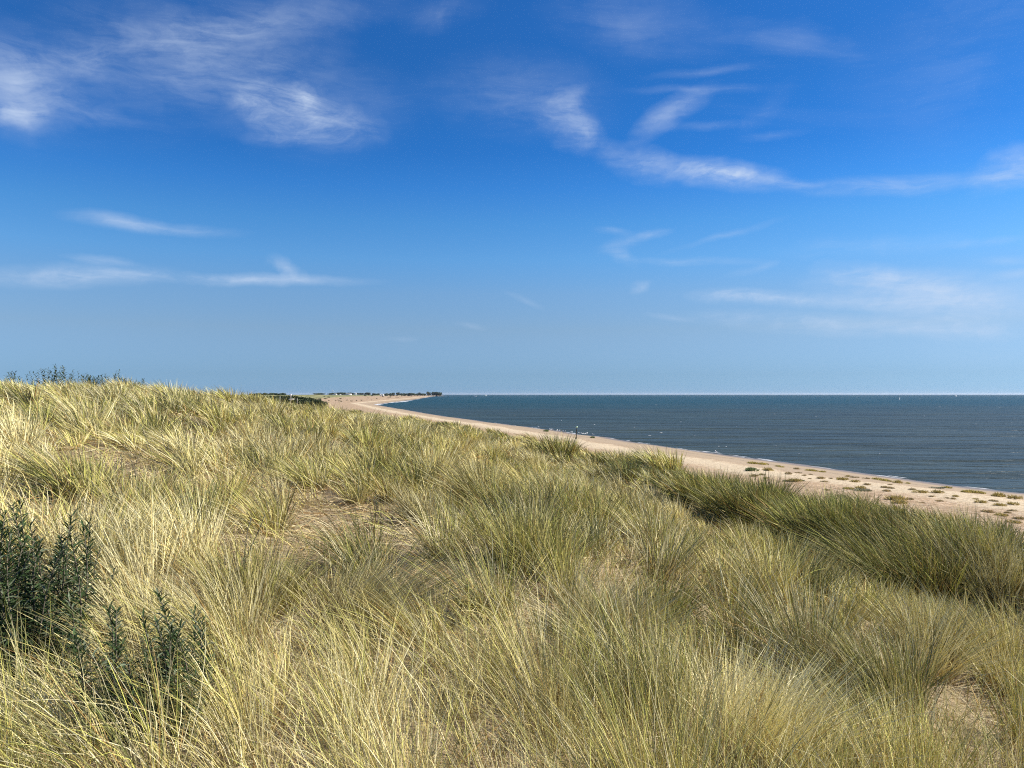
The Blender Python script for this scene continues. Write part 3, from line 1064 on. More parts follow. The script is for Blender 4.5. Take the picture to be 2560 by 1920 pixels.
# shrubs that look over the left crest
SKY = [(17, 935), (58, 940), (115, 929), (139, 919), (173, 935), (197, 926), (228, 940), (257, 939), (280, 934), (307, 943), (344, 952)]
SKYL = ['leftmost buckthorn sprig on the skyline', 'low buckthorn second from the left on the skyline', 'pointed buckthorn left of the tallest one on the skyline',
        'tallest buckthorn on the left skyline', 'low buckthorn right of the tallest skyline one', 'bushy buckthorn in the middle of the skyline row',
        'small buckthorn right of the bushy middle skyline one', 'flat-topped buckthorn left of the round skyline one', 'round buckthorn on the skyline right of the middle',
        'low buckthorn right of the round skyline one', 'last tiny buckthorn at the right end of the skyline row']
for i, ((px, py), lb) in enumerate(zip(SKY, SKYL)):
    py -= 4
    D = 24 + 3.0 * (i % 3)
    p = at(px, D)
    d = ray(px, py)
    top = EYE[2] + d[2] / d[1] * D
    h = max(0.6, top - p[2])
    buckthorn(px, py, .45 + .3 * (i % 2), h * 1.02, 11 + 5 * (i % 4), 40, lb, leaf=.15, broad=.12, D=D, group='buckthorn on the left skyline', seed=40 + i)

# ------------------------------------------------------------------ plants on the beach
def cushion(seed, n, leaf, flat, cols, up=0.5):
    rnd = random.Random(seed)
    a = Acc()
    lob = [(rnd.gauss(0, .32), rnd.gauss(0, .32), .35 + .4 * rnd.random()) for _ in range(5)]
    for i in range(n):
        lx, ly, lr = lob[i % 5]
        th, ph = rnd.random() * 6.283, math.acos(rnd.random())
        rr = lr * (0.55 + .45 * rnd.random())
        c = np.array((lx + rr * math.sin(ph) * math.cos(th), ly + rr * math.sin(ph) * math.sin(th), rr * math.cos(ph) * flat))
        dv = np.array((math.cos(th) * math.sin(ph), math.sin(th) * math.sin(ph), up + rnd.random()))
        dv /= np.linalg.norm(dv)
        sd = np.cross(dv, (rnd.gauss(0, 1), rnd.gauss(0, 1), rnd.gauss(0, 1)))
        sd /= np.linalg.norm(sd) + 1e-6
        ln = leaf * (.6 + .8 * rnd.random())
        col = np.array(cols[rnd.randrange(len(cols))]) * (.7 + .6 * rnd.random())
        a.add([c - sd * ln * .16, c + sd * ln * .16, c + dv * ln + sd * ln * .06, c + dv * ln - sd * ln * .06], [[(0, 1, 2, 3)]], col)
    return a.mesh('beach_plant')


C_YEL = [(.46, .38, .10), (.54, .44, .14), (.36, .31, .09)]
C_BRN = [(.36, .27, .13), (.42, .31, .16), (.30, .24, .11), (.36, .30, .12)]
C_OLV = [(.42, .33, .11), (.50, .40, .14), (.36, .29, .10)]
C_GRN = [(.11, .17, .055), (.17, .22, .08), (.20, .24, .10)]
C_GRY = [(.27, .26, .16), (.33, .31, .19), (.22, .22, .14)]
CUSH = {k: [cushion(100 + 7 * i + j, n, leaf, fl, c, up) for j in range(3)] for i, (k, n, leaf, fl, c, up) in enumerate((
    ('yellow', 420, .24, .6, C_YEL, .5), ('brown', 420, .24, .75, C_BRN, .5), ('olive', 420, .24, .75, C_OLV, .5), ('green', 420, .34, .7, C_GRN, 1.2), ('grey', 420, .2, .3, C_GRY, .3)))}
for k in CUSH:
    for me in CUSH[k]:
        me.materials.append(M_CUSHION)
BP = [  # zoom x, y, width, kind
    (60, 718, 75, 'green'), (70, 662, 80, 'yellow'), (140, 668, 80, 'yellow'), (200, 716, 70, 'olive'), (270, 684, 45, 'yellow'), (300, 690, 40, 'yellow'), (150, 752, 44, 'brown'), (80, 762, 60, 'brown'),
    (175, 778, 38, 'olive'), (355, 744, 50, 'brown'), (410, 802, 90, 'olive'), (445, 798, 45, 'green'), (325, 800, 60, 'grey'), (435, 736, 46, 'brown'), (475, 757, 30, 'brown'), (530, 749, 28, 'brown'), (518, 781, 28, 'brown'),
    (600, 778, 62, 'brown'), (625, 803, 42, 'brown'), (687, 780, 28, 'brown'), (520, 718, 70, 'yellow'), (560, 722, 50, 'yellow'), (615, 728, 55, 'yellow'), (410, 705, 40, 'brown'), (770, 791, 75, 'olive'), (885, 805, 62, 'olive'),
    (820, 764, 42, 'olive'), (865, 772, 40, 'brown'), (900, 771, 32, 'brown'), (825, 860, 68, 'yellow'), (920, 860, 70, 'olive'), (935, 878, 115, 'grey'), (978, 828, 46, 'brown'), (975, 782, 40, 'brown'),
    (650, 873, 44, 'brown'), (765, 918, 62, 'grey'), (992, 921, 30, 'olive'), (1040, 787, 60, 'yellow'), (1090, 795, 80, 'yellow'), (1135, 802, 60, 'yellow'), (1120, 852, 52, 'brown'), (1125, 882, 52, 'brown'),
    (1168, 858, 42, 'brown'), (1160, 829, 36, 'brown'), (1215, 815, 72, 'olive'), (1290, 818, 44, 'yellow'), (1190, 945, 130, 'olive'), (1225, 972, 115, 'olive'), (1320, 945, 42, 'brown'), (1320, 868, 46, 'brown'),
    (1395, 890, 92, 'olive'), (1415, 972, 28, 'brown'), (1475, 921, 42, 'brown'), (1510, 856, 70, 'grey'), (1560, 856, 70, 'grey'), (1535, 893, 72, 'olive'), (1540, 960, 48, 'brown'), (1605, 855, 60, 'yellow'),
    (1610, 936, 36, 'brown'), (1650, 941, 40, 'brown'), (1665, 919, 48, 'olive'), (1745, 886, 70, 'yellow'), (1800, 890, 90, 'yellow'), (1855, 896, 70, 'yellow'), (1835, 943, 42, 'olive'), (1870, 970, 68, 'olive'), (1955, 955, 44, 'brown'), (1975, 962, 44, 'brown'),
    (1915, 1045, 72, 'brown'), (2005, 920, 92, 'olive'), (2012, 993, 72, 'olive'), (2035, 1073, 82, 'olive'), (2105, 1034, 44, 'brown'), (2075, 1050, 44, 'brown'), (2125, 984, 68, 'olive'), (2125, 938, 82, 'olive'),
    (2180, 1098, 72, 'brown'), (2130, 1128, 92, 'olive')]
SPECIAL = {0: ('bright green grassy clump alone on the shingle near the dune edge', 'beach_grass_clump'),
           29: ('yellow-green domed plant in the middle of the shingle', None), 30: ('dark olive plant just right of the yellow-green dome', None), 31: ('low grey-green mat in front of the dark olive plant', None),
           46: ('largest straw-olive mound on the shingle', None), 47: ('flat olive growth just in front of the largest mound', None), 10: ('wide olive mat behind the marram at the left of the shingle', None),
           11: ('green tuft at the right end of the wide olive mat', None)}
rb = random.Random(12)
ORD = ('first second third fourth fifth sixth seventh eighth ninth tenth eleventh twelfth thirteenth fourteenth fifteenth sixteenth seventeenth eighteenth nineteenth twentieth '
       + ' '.join(t_ + '-' + u_ for t_ in ('twenty', 'thirty') for u_ in 'first second third fourth fifth sixth seventh eighth ninth'.split())).split()
ORD.insert(29, 'thirtieth')


def place_of(items, i, same):
    """which one from the left among its like"""
    row = sorted((k for k in range(len(items)) if same(k)), key=lambda k: items[k][0])
    return ORD[row.index(i)]


for i, (zx, zy, wd, kind) in enumerate(BP):
    px, py = 1860 + zx * .3165, 950 + zy * .3165
    p = hit(px, py, 22.0)
    if p is None:
        continue
    size = wd * .3165 / FPX * p[1] / 1.55
    name = 'beach_plant'
    lab = {'yellow': 'yellow-green low plant in the row along the pale sand above the tide line', 'brown': 'small brown tuft dotted on the pink shingle',
           'olive': 'olive-yellow cushion plant on the pink shingle', 'green': 'green tuft', 'grey': 'flat grey-green mat on the beach'}[kind]
    if i in SPECIAL:
        lab = SPECIAL[i][0]
        name = SPECIAL[i][1] or name
    else:
        nth = place_of(BP, i, lambda k: BP[k][3] == kind and k not in SPECIAL)
        lab = {'yellow': nth + ' yellow-green plant from the left in the row along the tide line', 'brown': nth + ' small brown tuft from the left on the shingle',
               'olive': nth + ' olive-yellow cushion plant from the left on the shingle', 'green': 'green tuft', 'grey': nth + ' flat grey-green mat from the left on the beach'}[kind]
    o = link_mesh(name, CUSH[kind][i % 3], None, None, (p[0], p[1], p[2] - .01), rb.random() * 6.28, (size, size, size * (.60 + .3 * rb.random())))
    tag(o, lab, 'beach plant', kind + ' plants on the beach')
for (px, py, wd, lab) in ((1365, 1079, 11, 'dark green bush on the beach left of the resting gulls'), (1481, 1095, 10, 'small dark bush right of the black post')):
    p = hit(px, py, 40.0)
    size = wd / FPX * p[1] / 1.5
    tag(link_mesh('beach_bush', CUSH['green'][1], None, None, (p[0], p[1], p[2] - .02), 1.0, (size, size, size)), lab, 'bush', 'bushes on the upper beach')

# ------------------------------------------------------------------ posts
def post(name, px, ytop, D, w, mat, label, lean=0.0, extra=None):
    p = at(px, D)
    d = ray(px, ytop)
    top = EYE[2] + d[2] / d[1] * D
    h = top - p[2]
    root = empty(name, p)
    tag(root, label, 'post')
    a = Acc()
    n = 7
    ts = np.linspace(0, 1, n)
    a.tube(np.stack([lean * h * ts + 0.02 * np.sin(ts * 7), 0 * ts, -0.3 + (h + .3) * ts], 1), w * (1.1 - .3 * ts), 8)
    link_mesh('shaft', a.mesh('shaft'), mat, root)
    if extra:
        extra(root, h, lean * h)
    return root


def topmark(root, h, dx):
    a = Acc()
    a.tube([(dx, 0, h), (dx, 0, h + .18)], [.025, .025], 6)
    link_mesh('spike', a.mesh('spike'), M_SPAR, root)
    a = Acc()
    a.tube([(dx, 0, h + .12), (dx, 0, h + .16), (dx, 0, h + .30), (dx, 0, h + .33)], [.10, .19, .15, .05], 8)
    link_mesh('topmark', a.mesh('topmark'), M_GREENP, root)


def sign(root, h, dx):
    a = Acc()
    a.box((dx - .16, -.075, h - .35), (dx + .16, -.05, h))
    link_mesh('board', a.mesh('board'), M_WHITE, root)
    a = Acc()
    a.box((dx - .30, -.09, h - .95), (dx + .62, -.065, h - .78))
    link_mesh('crossboard', a.mesh('crossboard'), M_WHITE, root)


post('marker_post', 1440, 1071, 118, .075, M_WOODD, 'black wooden marker post with pale green top on the upper beach', .06, topmark)
post('sign_post', 727, 985, 128, .06, M_WOODP, 'pale post with white boards in front of the dark hedge', 0, sign)
post('fence_post', 700, 991, 132, .06, M_WOODP, 'short plain pale post left of the post with boards')
post('fence_post', 743, 996, 132, .05, M_WOODP, 'short plain pale post right of the post with boards')

# ------------------------------------------------------------------ gulls
def gull_meshes():
    b = Acc()
    # body from tail to breast to neck to head along one spine
    pts = [(-.30, 0, .20), (-.22, 0, .205), (-.08, 0, .215), (.06, 0, .235), (.14, 0, .28), (.17, 0, .335), (.19, 0, .37), (.225, 0, .375)]
    b.tube(pts, [.012, .035, .075, .085, .06, .038, .04, .015], 9)
    wing = Acc()
    for s in (-1, 1):
        wing.add([(-.36, s * .02, .205), (-.14, s * .075, .285), (.06, s * .085, .27), (.10, s * .075, .225), (-.08, s * .085, .20), (-.10, s * .06, .25)],
                 [[(0, 1, 5), (1, 2, 5), (2, 3, 5), (3, 4, 5), (4, 0, 5)]])
    beak = Acc()
    beak.tube([(.215, 0, .372), (.25, 0, .366), (.275, 0, .355)], [.012, .009, .003], 5)
    leg = Acc()
    leg.tube([(0, 0, .17), (-.005, 0, .09), (.0, 0, .0), (.045, 0, .0)], [.008, .006, .006, .004], 5)
    return b.mesh('body', True), wing.mesh('wing'), beak.mesh('beak'), leg.mesh('leg')


GB, GW, GK, GL = gull_meshes()
rg = random.Random(4)


def gull(px, py, label, group, sc=1.0, face=None, n=0):
    p = hit(px, py, 30)
    root = empty('gull', (p[0], p[1], p[2]), (rg.random() * 6.28 if face is None else face), sc)
    tag(root, label, 'gull', group)
    link_mesh('body', GB, M_GULL, root)
    link_mesh('wing', GW, M_WING, root)
    link_mesh('beak', GK, M_BEAK, root)
    for s in (-1, 1):
        link_mesh('leg', GL, M_BEAK, root, (0, s * .035, 0))


GP = [(1374.5, 1075.5), (1378, 1076), (1382, 1076.5), (1393, 1078), (1398, 1079), (1400, 1079.2), (1407, 1080), (1413, 1080.5), (1427, 1082.5), (1430, 1083), (1448, 1085.5), (1453, 1086), (1457, 1087), (1462, 1087.5)]
for i, (px, py) in enumerate(GP):
    gull(px, py, ORD[i] + ' white gull from the left in the line resting along the water', 'gulls resting along the waterline', 1.0)
gull(1466.5, 1087, 'white gull standing tall at the right end of the line of gulls', None, 1.3, .5)
gull(1482.5, 1089.5, 'single white gull above the small dark bush on the beach', None, 1.1, 2.5)
gull(1790, 1134, 'lone white gull standing at the water to the right', None, 1.1, 1.9)
gull(1347, 1070, 'white gull at the left before the line of gulls', None, 1.1, 2.9)

# ------------------------------------------------------------------ boats
def sailboat(px, D, length, mast, label, heel=.15, rz=.6):
    x = (px - 1280) / FPX * D
    root = empty('sailing_boat', (x, D, 0), rz)
    root.rotation_euler = (0, heel, rz)
    tag(root, label, 'boat')
    L = length
    hull = Acc()
    sec = [(-.5, .10, .09), (-.25, .15, .085), (.05, .16, .09), (.3, .10, .10), (.5, .008, .12)]
    v, q = [], []
    for (t, w, hh) in sec:
        v += [(t * L, -w * L, hh * L), (t * L, -w * .8 * L, -.02 * L), (t * L, w * .8 * L, -.02 * L), (t * L, w * L, hh * L)]
    for i in range(4):
        for j in range(3):
            q.append((i * 4 + j, i * 4 + 4 + j, i * 4 + 5 + j, i * 4 + 1 + j))
        q.append((i * 4 + 3, i * 4 + 7, i * 4 + 4, i * 4))
    q += [(0, 1, 2, 3), (19, 18, 17, 16)]
    hull.add(v, [q])
    link_mesh('hull', hull.mesh('hull'), M_HULL, root)
    m = Acc()
    m.tube([(.08 * L, 0, 0), (.08 * L, 0, mast)], [.06, .035], 6)
    m.tube([(.08 * L, 0, .15 * mast), (-.42 * L, 0, .15 * mast)], [.05, .05], 6)
    link_mesh('mast', m.mesh('mast'), M_SPAR, root)
    s = Acc()
    n = 7
    vv, ff = [], []
    for i in range(n):
        t = i / (n - 1)
        z = mast * (.17 + .81 * t)
        back = -.42 * L * (1 - t) ** .8 - .03 * L
        vv += [(.06 * L, .02, z), (.06 * L + back * .5, .06 * L * (1 - t), z), (.06 * L + back, .01, z)]
    for i in range(n - 1):
        ff += [(i * 3, i * 3 + 1, i * 3 + 4, i * 3 + 3), (i * 3 + 1, i * 3 + 2, i * 3 + 5, i * 3 + 4)]
    s.add(vv, [ff])
    link_mesh('mainsail', s.mesh('mainsail'), M_SAIL, root)
    j = Acc()
    j.add([(.47 * L, 0, .12 * L), (.12 * L, .05 * L, .14 * L), (.09 * L, 0, .8 * mast), (.25 * L, .07 * L, .3 * mast)], [[(0, 1, 3), (1, 2, 3), (2, 0, 3)]])
    link_mesh('jib', j.mesh('jib'), M_SAIL, root)


sailboat(2249, 1190, 3.6, 4.2, 'small sailing dinghy with white sail on the open sea to the right', .1, .9)
sailboat(2390, 3300, 10, 11.5, 'white sailing yacht heeling on the horizon far right', -.3, .4)
sailboat(1215, 4200, 9, 9, 'tiny white sailing yacht on the horizon right of the headland', .08, 1.1)


def motorboat(px, D, L, label):
    x = (px - 1280) / FPX * D
    root = empty('motor_boat', (x, D, 0), .05)
    tag(root, label, 'boat')
    a = Acc()
    v, q = [], []
    for (t, w, hh) in ((-.5, .12, .09), (0, .15, .10), (.35, .10, .12), (.5, .01, .14)):
        v += [(t * L, -w * L, hh * L), (t * L, -w * .6 * L, -.02 * L), (t * L, w * .6 * L, -.02 * L), (t * L, w * L, hh * L)]
    for i in range(3):
        for j in range(3):
            q.append((i * 4 + j, i * 4 + 4 + j, i * 4 + 5 + j, i * 4 + 1 + j))
        q.append((i * 4 + 3, i * 4 + 7, i * 4 + 4, i * 4))
    q += [(0, 1, 2, 3), (15, 14, 13, 12)]
    a.add(v, [q])
    link_mesh('hull', a.mesh('hull'), M_HULL, root)
    a = Acc()
    a.add([(-.2 * L, -.09 * L, .1 * L), (.22 * L, -.08 * L, .1 * L), (.22 * L, .08 * L, .1 * L), (-.2 * L, .09 * L, .1 * L), (-.18 * L, -.08 * L, .24 * L), (.08 * L, -.07 * L, .24 * L), (.08 * L, .07 * L, .24 * L), (-.18 * L, .08 * L, .24 * L)],
          [[(0, 3, 2, 1), (4, 5, 6, 7), (0, 1, 5, 4), (1, 2, 6, 5), (2, 3, 7, 6), (3, 0, 4, 7)]])
    c = link_mesh('cabin', a.mesh('cabin'), M_WHITE, root)
    a = Acc()
    a.box((-.15 * L, -.093 * L, .15 * L), (.1 * L, -.0905 * L, .21 * L))
    link_mesh('window', a.mesh('window'), M_GLASS, c)


motorboat(1187, 3000, 13, 'low white motor boat on the sea off the headland')

# ------------------------------------------------------------------ bushes and trees far along the coast
def crown_mesh(seed, n, leaf, lobes, cols, flat=1.0):
    """unit crown about 1 wide and 1 high, many leaf clumps"""
    rnd = random.Random(seed)
    a = Acc()
    lob = [(rnd.gauss(0, .17), rnd.gauss(0, .17), .34 + .36 * rnd.random(), .17 + .13 * rnd.random()) for _ in range(lobes)]
    for i in range(n):
        lx, ly, lz, lr = lob[i % lobes]
        v = np.array((rnd.gauss(0, 1), rnd.gauss(0, 1), rnd.gauss(0, 1)))
        v /= np.linalg.norm(v)
        rr = lr * (.6 + .45 * rnd.random())
        c = np.array((lx, ly, lz)) + v * rr * np.array((1, 1, flat))
        n1 = np.array((rnd.gauss(0, 1), rnd.gauss(0, 1), rnd.gauss(0, 1)))
        n1 /= np.linalg.norm(n1)
        n2 = np.cross(n1, v)
        n2 /= np.linalg.norm(n2) + 1e-6
        s = leaf * (.6 + .8 * rnd.random())
        col = np.array(cols[rnd.randrange(len(cols))]) * (.75 + .5 * rnd.random())
        a.add([c - n1 * s, c - n2 * s * .6, c + n1 * s, c + n2 * s * .6], [[(0, 1, 2, 3)]], col)
    return a.mesh('crown')


C_TREE = [(.060, .085, .045), (.080, .105, .05), (.05, .07, .04)]  # tree foliage with distance haze put in as a lighter colour
C_HEDGE = [(.045, .062, .028), (.065, .082, .040), (.034, .046, .022), (.09, .10, .06)]
TREES = [crown_mesh(200 + i, 520, .075, 9, C_TREE) for i in range(5)]
HEDGE = [crown_mesh(230 + i, 620, .07, 8, C_HEDGE, .8) for i in range(4)]
for me in TREES:
    me.materials.append(M_TREE)
for me in HEDGE:
    me.materials.append(M_TREE)
rt = random.Random(21)


def trunk_mesh():
    a = Acc()
    a.tube([(0, 0, -.05), (.01, 0, .2), (-.01, .01, .45), (.0, 0, .7)], [.035, .027, .02, .008], 6)
    a.tube([(0, 0, .3), (.1, .04, .5), (.16, .05, .62)], [.016, .011, .004], 5)
    a.tube([(0, 0, .35), (-.1, -.03, .52), (-.17, -.06, .66)], [.015, .011, .004], 5)
    return a.mesh('trunk')


TRUNK = trunk_mesh()


def tree(px, ytop, D, wpx, label, group, name='tree', k=None):
    p = at(px, D)
    d = ray(px, ytop)
    h = EYE[2] + d[2] / d[1] * D - p[2]
    wdt = wpx / FPX * D
    root = empty(name, p, rt.random() * 6.28)
    tag(root, label, 'tree' if name == 'tree' else 'bush', group)
    k = rt.randrange(5) if k is None else k
    lib = TREES if name == 'tree' else HEDGE
    link_mesh('crown', lib[k % len(lib)], None, root, sc=(wdt * 2.1, wdt * 2.1, h * 1.12))
    link_mesh('trunk', TRUNK, M_BARK, root, sc=(h * .8, h * .8, h * .9))
    return root


# dark buckthorn thicket on the near side of the bay
HB = [(660, 990, 330, 22), (678, 989, 325, 22), (690, 988, 320, 22), (704, 990, 312, 24), (716, 991, 305, 24), (722, 988, 322, 22), (730, 989, 300, 26), (744, 992, 292, 26), (757, 991, 286, 26), (768, 994, 278, 26), (780, 995, 272, 24), (790, 996, 266, 22), (670, 991, 300, 24), (700, 994, 290, 24), (738, 996, 280, 24), (765, 998, 268, 22)]
for i, (px, yt, D, w) in enumerate(HB):
    tree(px, yt, D, w, 'dark buckthorn bush in the thicket left of the far shingle', 'bushes of the dark thicket', 'thicket_bush', i)
tree(808, 999.5, 258, 17, 'separate dark bush at the right end of the dark thicket', 'bushes of the dark thicket', 'thicket_bush', 2)
# tree belt at the far left
for i in range(15):
    px = 626 + i * 6 + rt.random() * 2
    tree(px, 981.6 + rt.random() * 1.4, 900 + 60 * rt.random(), 7, 'low dark tree in the belt just right of the grassy crest', 'trees of the belt beyond the grassy crest')
# trees of the village along the far shore
VT = [(790, 982.2, 9), (797, 982, 8), (805, 982.3, 9), (826, 982.4, 8), (833, 981.3, 8), (840, 981.6, 8), (847, 980.6, 8), (853, 980.8, 9), (860, 980.6, 8), (866, 981.2, 9), (874, 981.0, 8), (880, 981.6, 8), (896, 982.2, 8),
      (903, 982.0, 7), (917, 980.4, 6), (922, 980.5, 6), (912, 982.6, 8), (936, 982.8, 9), (945, 982.8, 9), (965, 982.6, 8), (975, 981.9, 6), (981, 981.5, 7), (1004, 982.5, 8), (1010, 982.3, 8), (1018, 982.5, 8), (1024, 981.7, 8), (1030, 982.0, 8), (1038, 983, 7),
      (1044, 983, 7), (1062, 982.6, 6), (1056, 982.9, 6)]
for i, (px, yt, w) in enumerate(VT):
    tree(px, yt, 2500 + 300 * rt.random(), w, place_of(VT, i, lambda k: True) + ' dark tree from the left in the broken row along the far shore', 'trees along the far shore')
tree(994, 979.5, 2600, 5, 'lone taller tree standing up from the far shore row', 'trees along the far shore')
tree(1050, 980.4, 2700, 6, 'small peaked tree left of the big wood on the headland', 'trees along the far shore')
for (px, yt, w, lb) in ((1071.5, 978.6, 7, 'round dark tree just left of the wood on the headland'), (1084, 978.8, 9, 'left tree of the dark wood on the headland'), (1090, 978.3, 9, 'second tree of the dark wood on the headland'),
                        (1095, 978.5, 9, 'third tree of the dark wood on the headland'), (1099, 979.4, 6, 'right end tree of the dark wood on the headland')):
    tree(px, yt, 2900, w, lb, 'trees of the wood on the headland')
# scrub dots on the far shingle
FB = [(851, 997.5, 5), (846, 1001, 4), (853, 1004, 5), (847, 1005.5, 3), (867, 1001, 4), (879, 1003.5, 5), (891, 1002, 4), (903, 1001.5, 5), (920, 995.5, 3), (929, 1000.5, 2.5), (942, 997, 4), (970, 995.5, 4), (976, 993.5, 4), (990, 993.5, 3), (995, 994, 3),
      (811, 992.5, 5), (822, 994, 6), (814, 998, 6), (839, 1001.5, 4), (822, 1002, 4), (822, 1007, 3), (850, 1003, 4), (957, 991.8, 5), (966, 990, 6), (976, 991, 5), (984, 989.8, 6), (992, 989.4, 6), (1004, 990.5, 4), (1012, 990, 5), (1022, 990.5, 6), (1028, 991, 3), (930, 990.5, 6), (912, 990.5, 6)]
for i, (px, py, w) in enumerate(FB):
    p = hit(px, py, 120)
    wdt = w / FPX * p[1]
    o = link_mesh('scrub_bush', HEDGE[i % 4], None, None, (p[0], p[1], p[2] - .12 * wdt), rt.random() * 6, (wdt * 1.3, wdt * 1.3, wdt * .62))
    tag(o, place_of(FB, i, lambda k: True) + ' dark scrub bush from the left on the far shingle', 'bush', 'scrub on the far shingle')

# ------------------------------------------------------------------ houses, caravans and turbine on the far shore
def house(px, D, w, dp, hw, hr, label, roof=None, rz=0.0, cat='house', name='house', nwin=3):
    p = at(px, D)
    root = empty(name, p, rz)
    tag(root, label, cat)
    roof = roof or M_ROOF
    a = Acc()
    a.box((-w / 2, -dp / 2, -.6), (w / 2, dp / 2, hw))
    a.add([(-w / 2, -dp / 2, hw), (-w / 2, dp / 2, hw), (-w / 2, 0, hw + hr), (w / 2, -dp / 2, hw), (w / 2, dp / 2, hw), (w / 2, 0, hw + hr)], [[(0, 2, 1), (3, 4, 5)]])
    wl = link_mesh('wall', a.mesh('wall'), M_WHITE, root)
    a = Acc()
    e = .35
    a.add([(-w / 2 - e, -dp / 2 - e, hw - .2), (w / 2 + e, -dp / 2 - e, hw - .2), (w / 2 + e, 0, hw + hr + .12), (-w / 2 - e, 0, hw + hr + .12), (-w / 2 - e, dp / 2 + e, hw - .2), (w / 2 + e, dp / 2 + e, hw - .2),
           (-w / 2 - e, 0, hw + hr + .02), (w / 2 + e, 0, hw + hr + .02)], [[(0, 1, 2, 3), (3, 2, 5, 4), (0, 6, 7, 1), (6, 4, 5, 7)]])
    link_mesh('roof', a.mesh('roof'), roof, root)
    for i in range(nwin):
        a = Acc()
        cx = -w / 2 + w * (i + .5) / nwin
        a.box((cx - .5, -dp / 2 - .04, hw * .35), (cx + .5, -dp / 2 - .004, hw * .35 + 1.1))
        link_mesh('window', a.mesh('window'), M_GLASS, root)


house(888.5, 2350, 5.5, 6, 6.4, 1.2, 'white square house among the dark trees on the far shore', M_ROOFW, .3)
house(839, 2300, 8, 4, 3.2, 1.0, 'pale low house left in the far tree row', M_ROOFW, -.1)
house(872, 2300, 17, 6, 3.0, 1.2, 'long low grey-white building in front of the far trees', M_ROOFW, .05, 'building', 'long_building', 5)
house(850.5, 2150, 4.6, 3, 2.4, .6, 'small white caravan left in front of the far trees', M_ROOFW, 0, 'caravan', 'caravan', 2)
house(951.5, 2450, 4.5, 5, 5.2, .9, 'left one of two white buildings between the far trees', M_ROOFW, .1)
house(957.5, 2450, 5.5, 5, 5.4, .9, 'right one of two white buildings between the far trees', M_ROOFW, -.1)


def turbine(px, yh, D, label):
    p = at(px, D)
    d = ray(px, yh)
    h = EYE[2] + d[2] / d[1] * D - p[2]
    root = empty('wind_turbine', p)
    tag(root, label, 'wind turbine')
    a = Acc()
    a.tube([(0, 0, -1), (0, 0, h)], [h * .02, h * .010], 8)
    link_mesh('tower', a.mesh('tower'), M_WHITE, root)
    a = Acc()
    a.box((-.6, -2.2, h - .7), (.6, 1.6, h + .7))
    nac = link_mesh('nacelle', a.mesh('nacelle'), M_WHITE, root)
    for i in range(3):
        th = R(90 + 120 * i + 12)
        c, s = math.cos(th), math.sin(th)
        L = h * .42
        a = Acc()
        q = []
        for (t, w_) in ((0, .35), (.15, .75), (.6, .45), (1, .08)):
            for (sx, sy) in ((-1, -.12), (1, -.12), (1, .12), (-1, .12)):
                q.append((c * t * L - s * w_ * sx, -2.4 + sy * (1 - .8 * t) * 2, h + s * t * L + c * w_ * sx))
        f = [(0, 3, 2, 1), (12, 13, 14, 15)]
        for k in range(3):
            for j in range(4):
                f.append((k * 4 + j, k * 4 + (j + 1) % 4, k * 4 + 4 + (j + 1) % 4, k * 4 + 4 + j))
        a.add(q, [f])
        link_mesh('blade', a.mesh('blade'), M_WHITE, nac)


turbine(832.5, 977.0, 3400, 'small white wind turbine above the far trees')


def mast_pole(px, yt, D, label):
    p = at(px, D)
    d = ray(px, yt)
    h = EYE[2] + d[2] / d[1] * D - p[2]
    a = Acc()
    a.tube([(0, 0, -.5), (0, 0, h * .6), (0, 0, h)], [.35, .28, .15], 6)
    a.box((-1.2, -.1, h * .8), (1.2, .1, h * .82))
    tag(link_mesh('mast_pole', a.mesh('mast_pole'), M_SPAR, None, p), label, 'mast')


mast_pole(909.5, 976.5, 2500, 'thin grey mast behind the far trees')

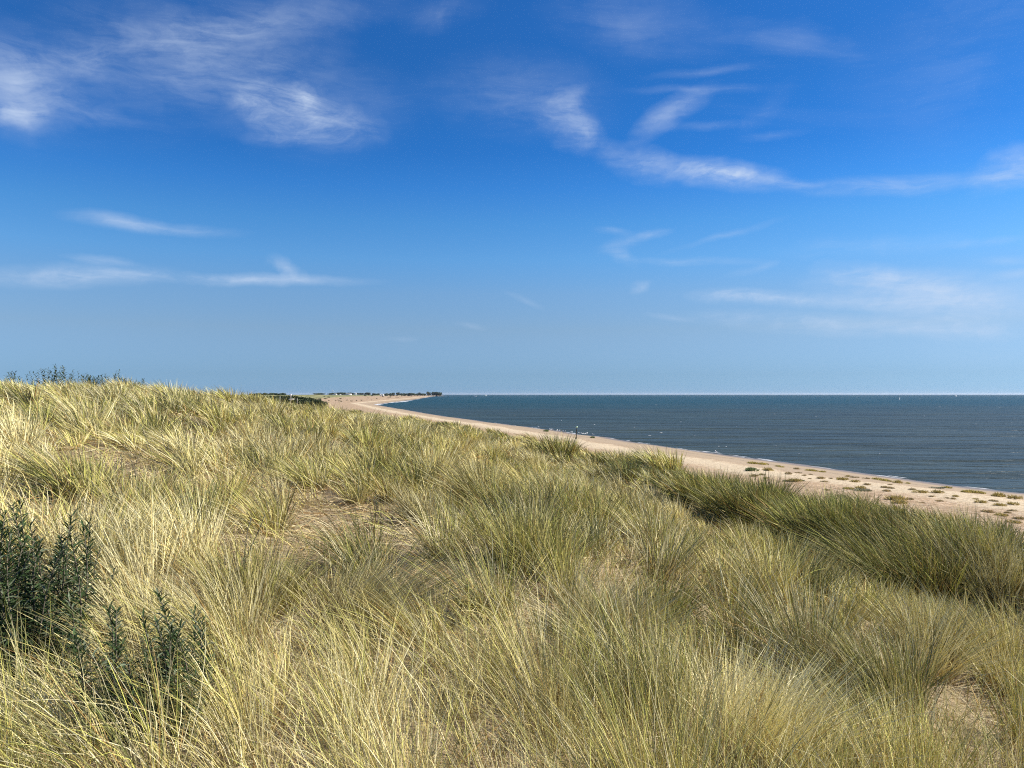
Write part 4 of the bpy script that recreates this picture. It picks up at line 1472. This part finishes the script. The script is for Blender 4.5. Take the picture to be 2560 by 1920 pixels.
# ------------------------------------------------------------------ foam
def foam():
    m, t, out = new_mat('sea_foam')
    p = nd(t, 'ShaderNodeBsdfPrincipled')
    p.inputs['Roughness'].default_value = .9
    geo = nd(t, 'ShaderNodeNewGeometry')
    n = noise(t, geo.outputs['Position'], 1.2, 5, .7)
    t.links.new(ramp(t, n.outputs['Fac'], [(.35, (.45, .47, .47)), (.6, (.82, .83, .82))]), p.inputs['Base Color'])
    t.links.new(p.outputs[0], out.inputs[0])
    rf = random.Random(9)

    def crest(a, cx, cy, L, W, H, ang):
        n_ = 9
        v, q = [], []
        ca, sa = math.cos(ang), math.sin(ang)
        ph = rf.random() * 6
        for i in range(n_):
            t_ = i / (n_ - 1) * 2 - 1
            e = max(.03, 1 - t_ * t_) * (.55 + .45 * rf.random())
            off = .25 * W * math.sin(t_ * 4 + ph)
            for (s, hh) in ((-1, 0), (-.2, 1), (1, 0)):
                lx, ly = t_ * L / 2, s * W / 2 * e + off
                v.append((cx + lx * ca - ly * sa, cy + lx * sa + ly * ca, .012 + hh * H * e))
        for i in range(n_ - 1):
            for j in range(2):
                q.append((i * 3 + j, i * 3 + 3 + j, i * 3 + 4 + j, i * 3 + 1 + j))
        a.add(v, [q])
    a = Acc()
    # surf along the curve of the bay
    for (px, py, wpx) in ((936, 1011.6, 9), (942, 1012.2, 8), (948, 1010.5, 6), (957, 1008.5, 5), (973, 1006.8, 6), (986, 1005.8, 8), (998, 1005, 8), (1005, 1004.2, 7), (1011, 1003.4, 8), (1020, 1001.3, 9), (1036, 998, 9), (1041, 997.3, 6), (1060, 994.4, 6), (1071, 992.5, 6)):
        d = ray(px, py)
        s = -EYE[2] / d[2]
        x, y = d[0] * s, d[1] * s
        L = wpx / FPX * y
        crest(a, x, y, L * 1.6, y * .011, .35, R(100))
        crest(a, x + L * .3, y + 4, L, y * .006, .3, R(96))
    # lace along the near waterline
    for i in range(55):
        y = 52 + 170 * rf.random() ** 1.3
        x = float(np.interp(y, _Y, XS))
        sl = float(np.interp(y + 3, _Y, XS) - np.interp(y - 3, _Y, XS)) / 6
        ang = math.atan2(1, sl)
        crest(a, x + rf.gauss(.1, .5), y, 2.0 + 3.5 * rf.random(), (.12 + .22 * rf.random()), .03, ang)
    o = link_mesh('surf', a.mesh('surf'), m)
    tag(o, 'thin white surf breaking along the waterline', 'surf', kind='stuff')
    a = Acc()
    for (px, py, wpx) in ((1486, 1061.5, 8), (1624, 1089, 15), (1653, 1082, 14), (1702, 1055, 7), (1772, 1030, 4), (1403, 1051, 5), (1586, 1068, 5), (1797, 1116, 7), (1815, 1117, 8), (1286, 1038, 5), (1737, 1089, 4), (1939, 1115, 6), (1997, 1135, 5), (2250, 1126, 5), (2199, 1135, 5), (1936, 1035, 6),
                          (2310, 1040, 8), (2060, 995, 9), (2105, 994, 10), (2300, 997, 14), (2350, 997, 10), (2380, 997, 8), (2412, 998, 8), (2350, 1017, 9), (2500, 1018, 12), (1640, 1012, 10), (1960, 1013, 8), (1575, 1002, 6), (2040, 1042, 7), (1840, 1066, 5), (2440, 1060, 6)):
        d = ray(px, py)
        s = -EYE[2] / d[2]
        x, y = d[0] * s, d[1] * s
        L = wpx / FPX * y
        crest(a, x, y, L * .55, min(.12 + y * .0018, 2.0), .05, R(-8 + 16 * rf.random()))
    o = link_mesh('whitecaps', a.mesh('whitecaps'), m)
    tag(o, 'small white wave crests scattered over the sea', 'wave crests', kind='stuff')


foam()


# ------------------------------------------------------------------ the air
def haze():
    m, t, out = new_mat('sea_air')
    v = nd(t, 'ShaderNodeVolumePrincipled')
    v.inputs['Color'].default_value = (.80, .88, 1.0, 1)
    v.inputs['Density'].default_value = 0.00002
    v.inputs['Anisotropy'].default_value = 0.2
    t.links.new(v.outputs[0], out.inputs['Volume'])
    a = Acc()
    a.box((-45000, -45000, -12), (45000, 45000, 40))
    tag(link_mesh('haze', a.mesh('haze'), m), 'thin bluish sea haze over the whole coast', 'haze', kind='stuff')


haze()
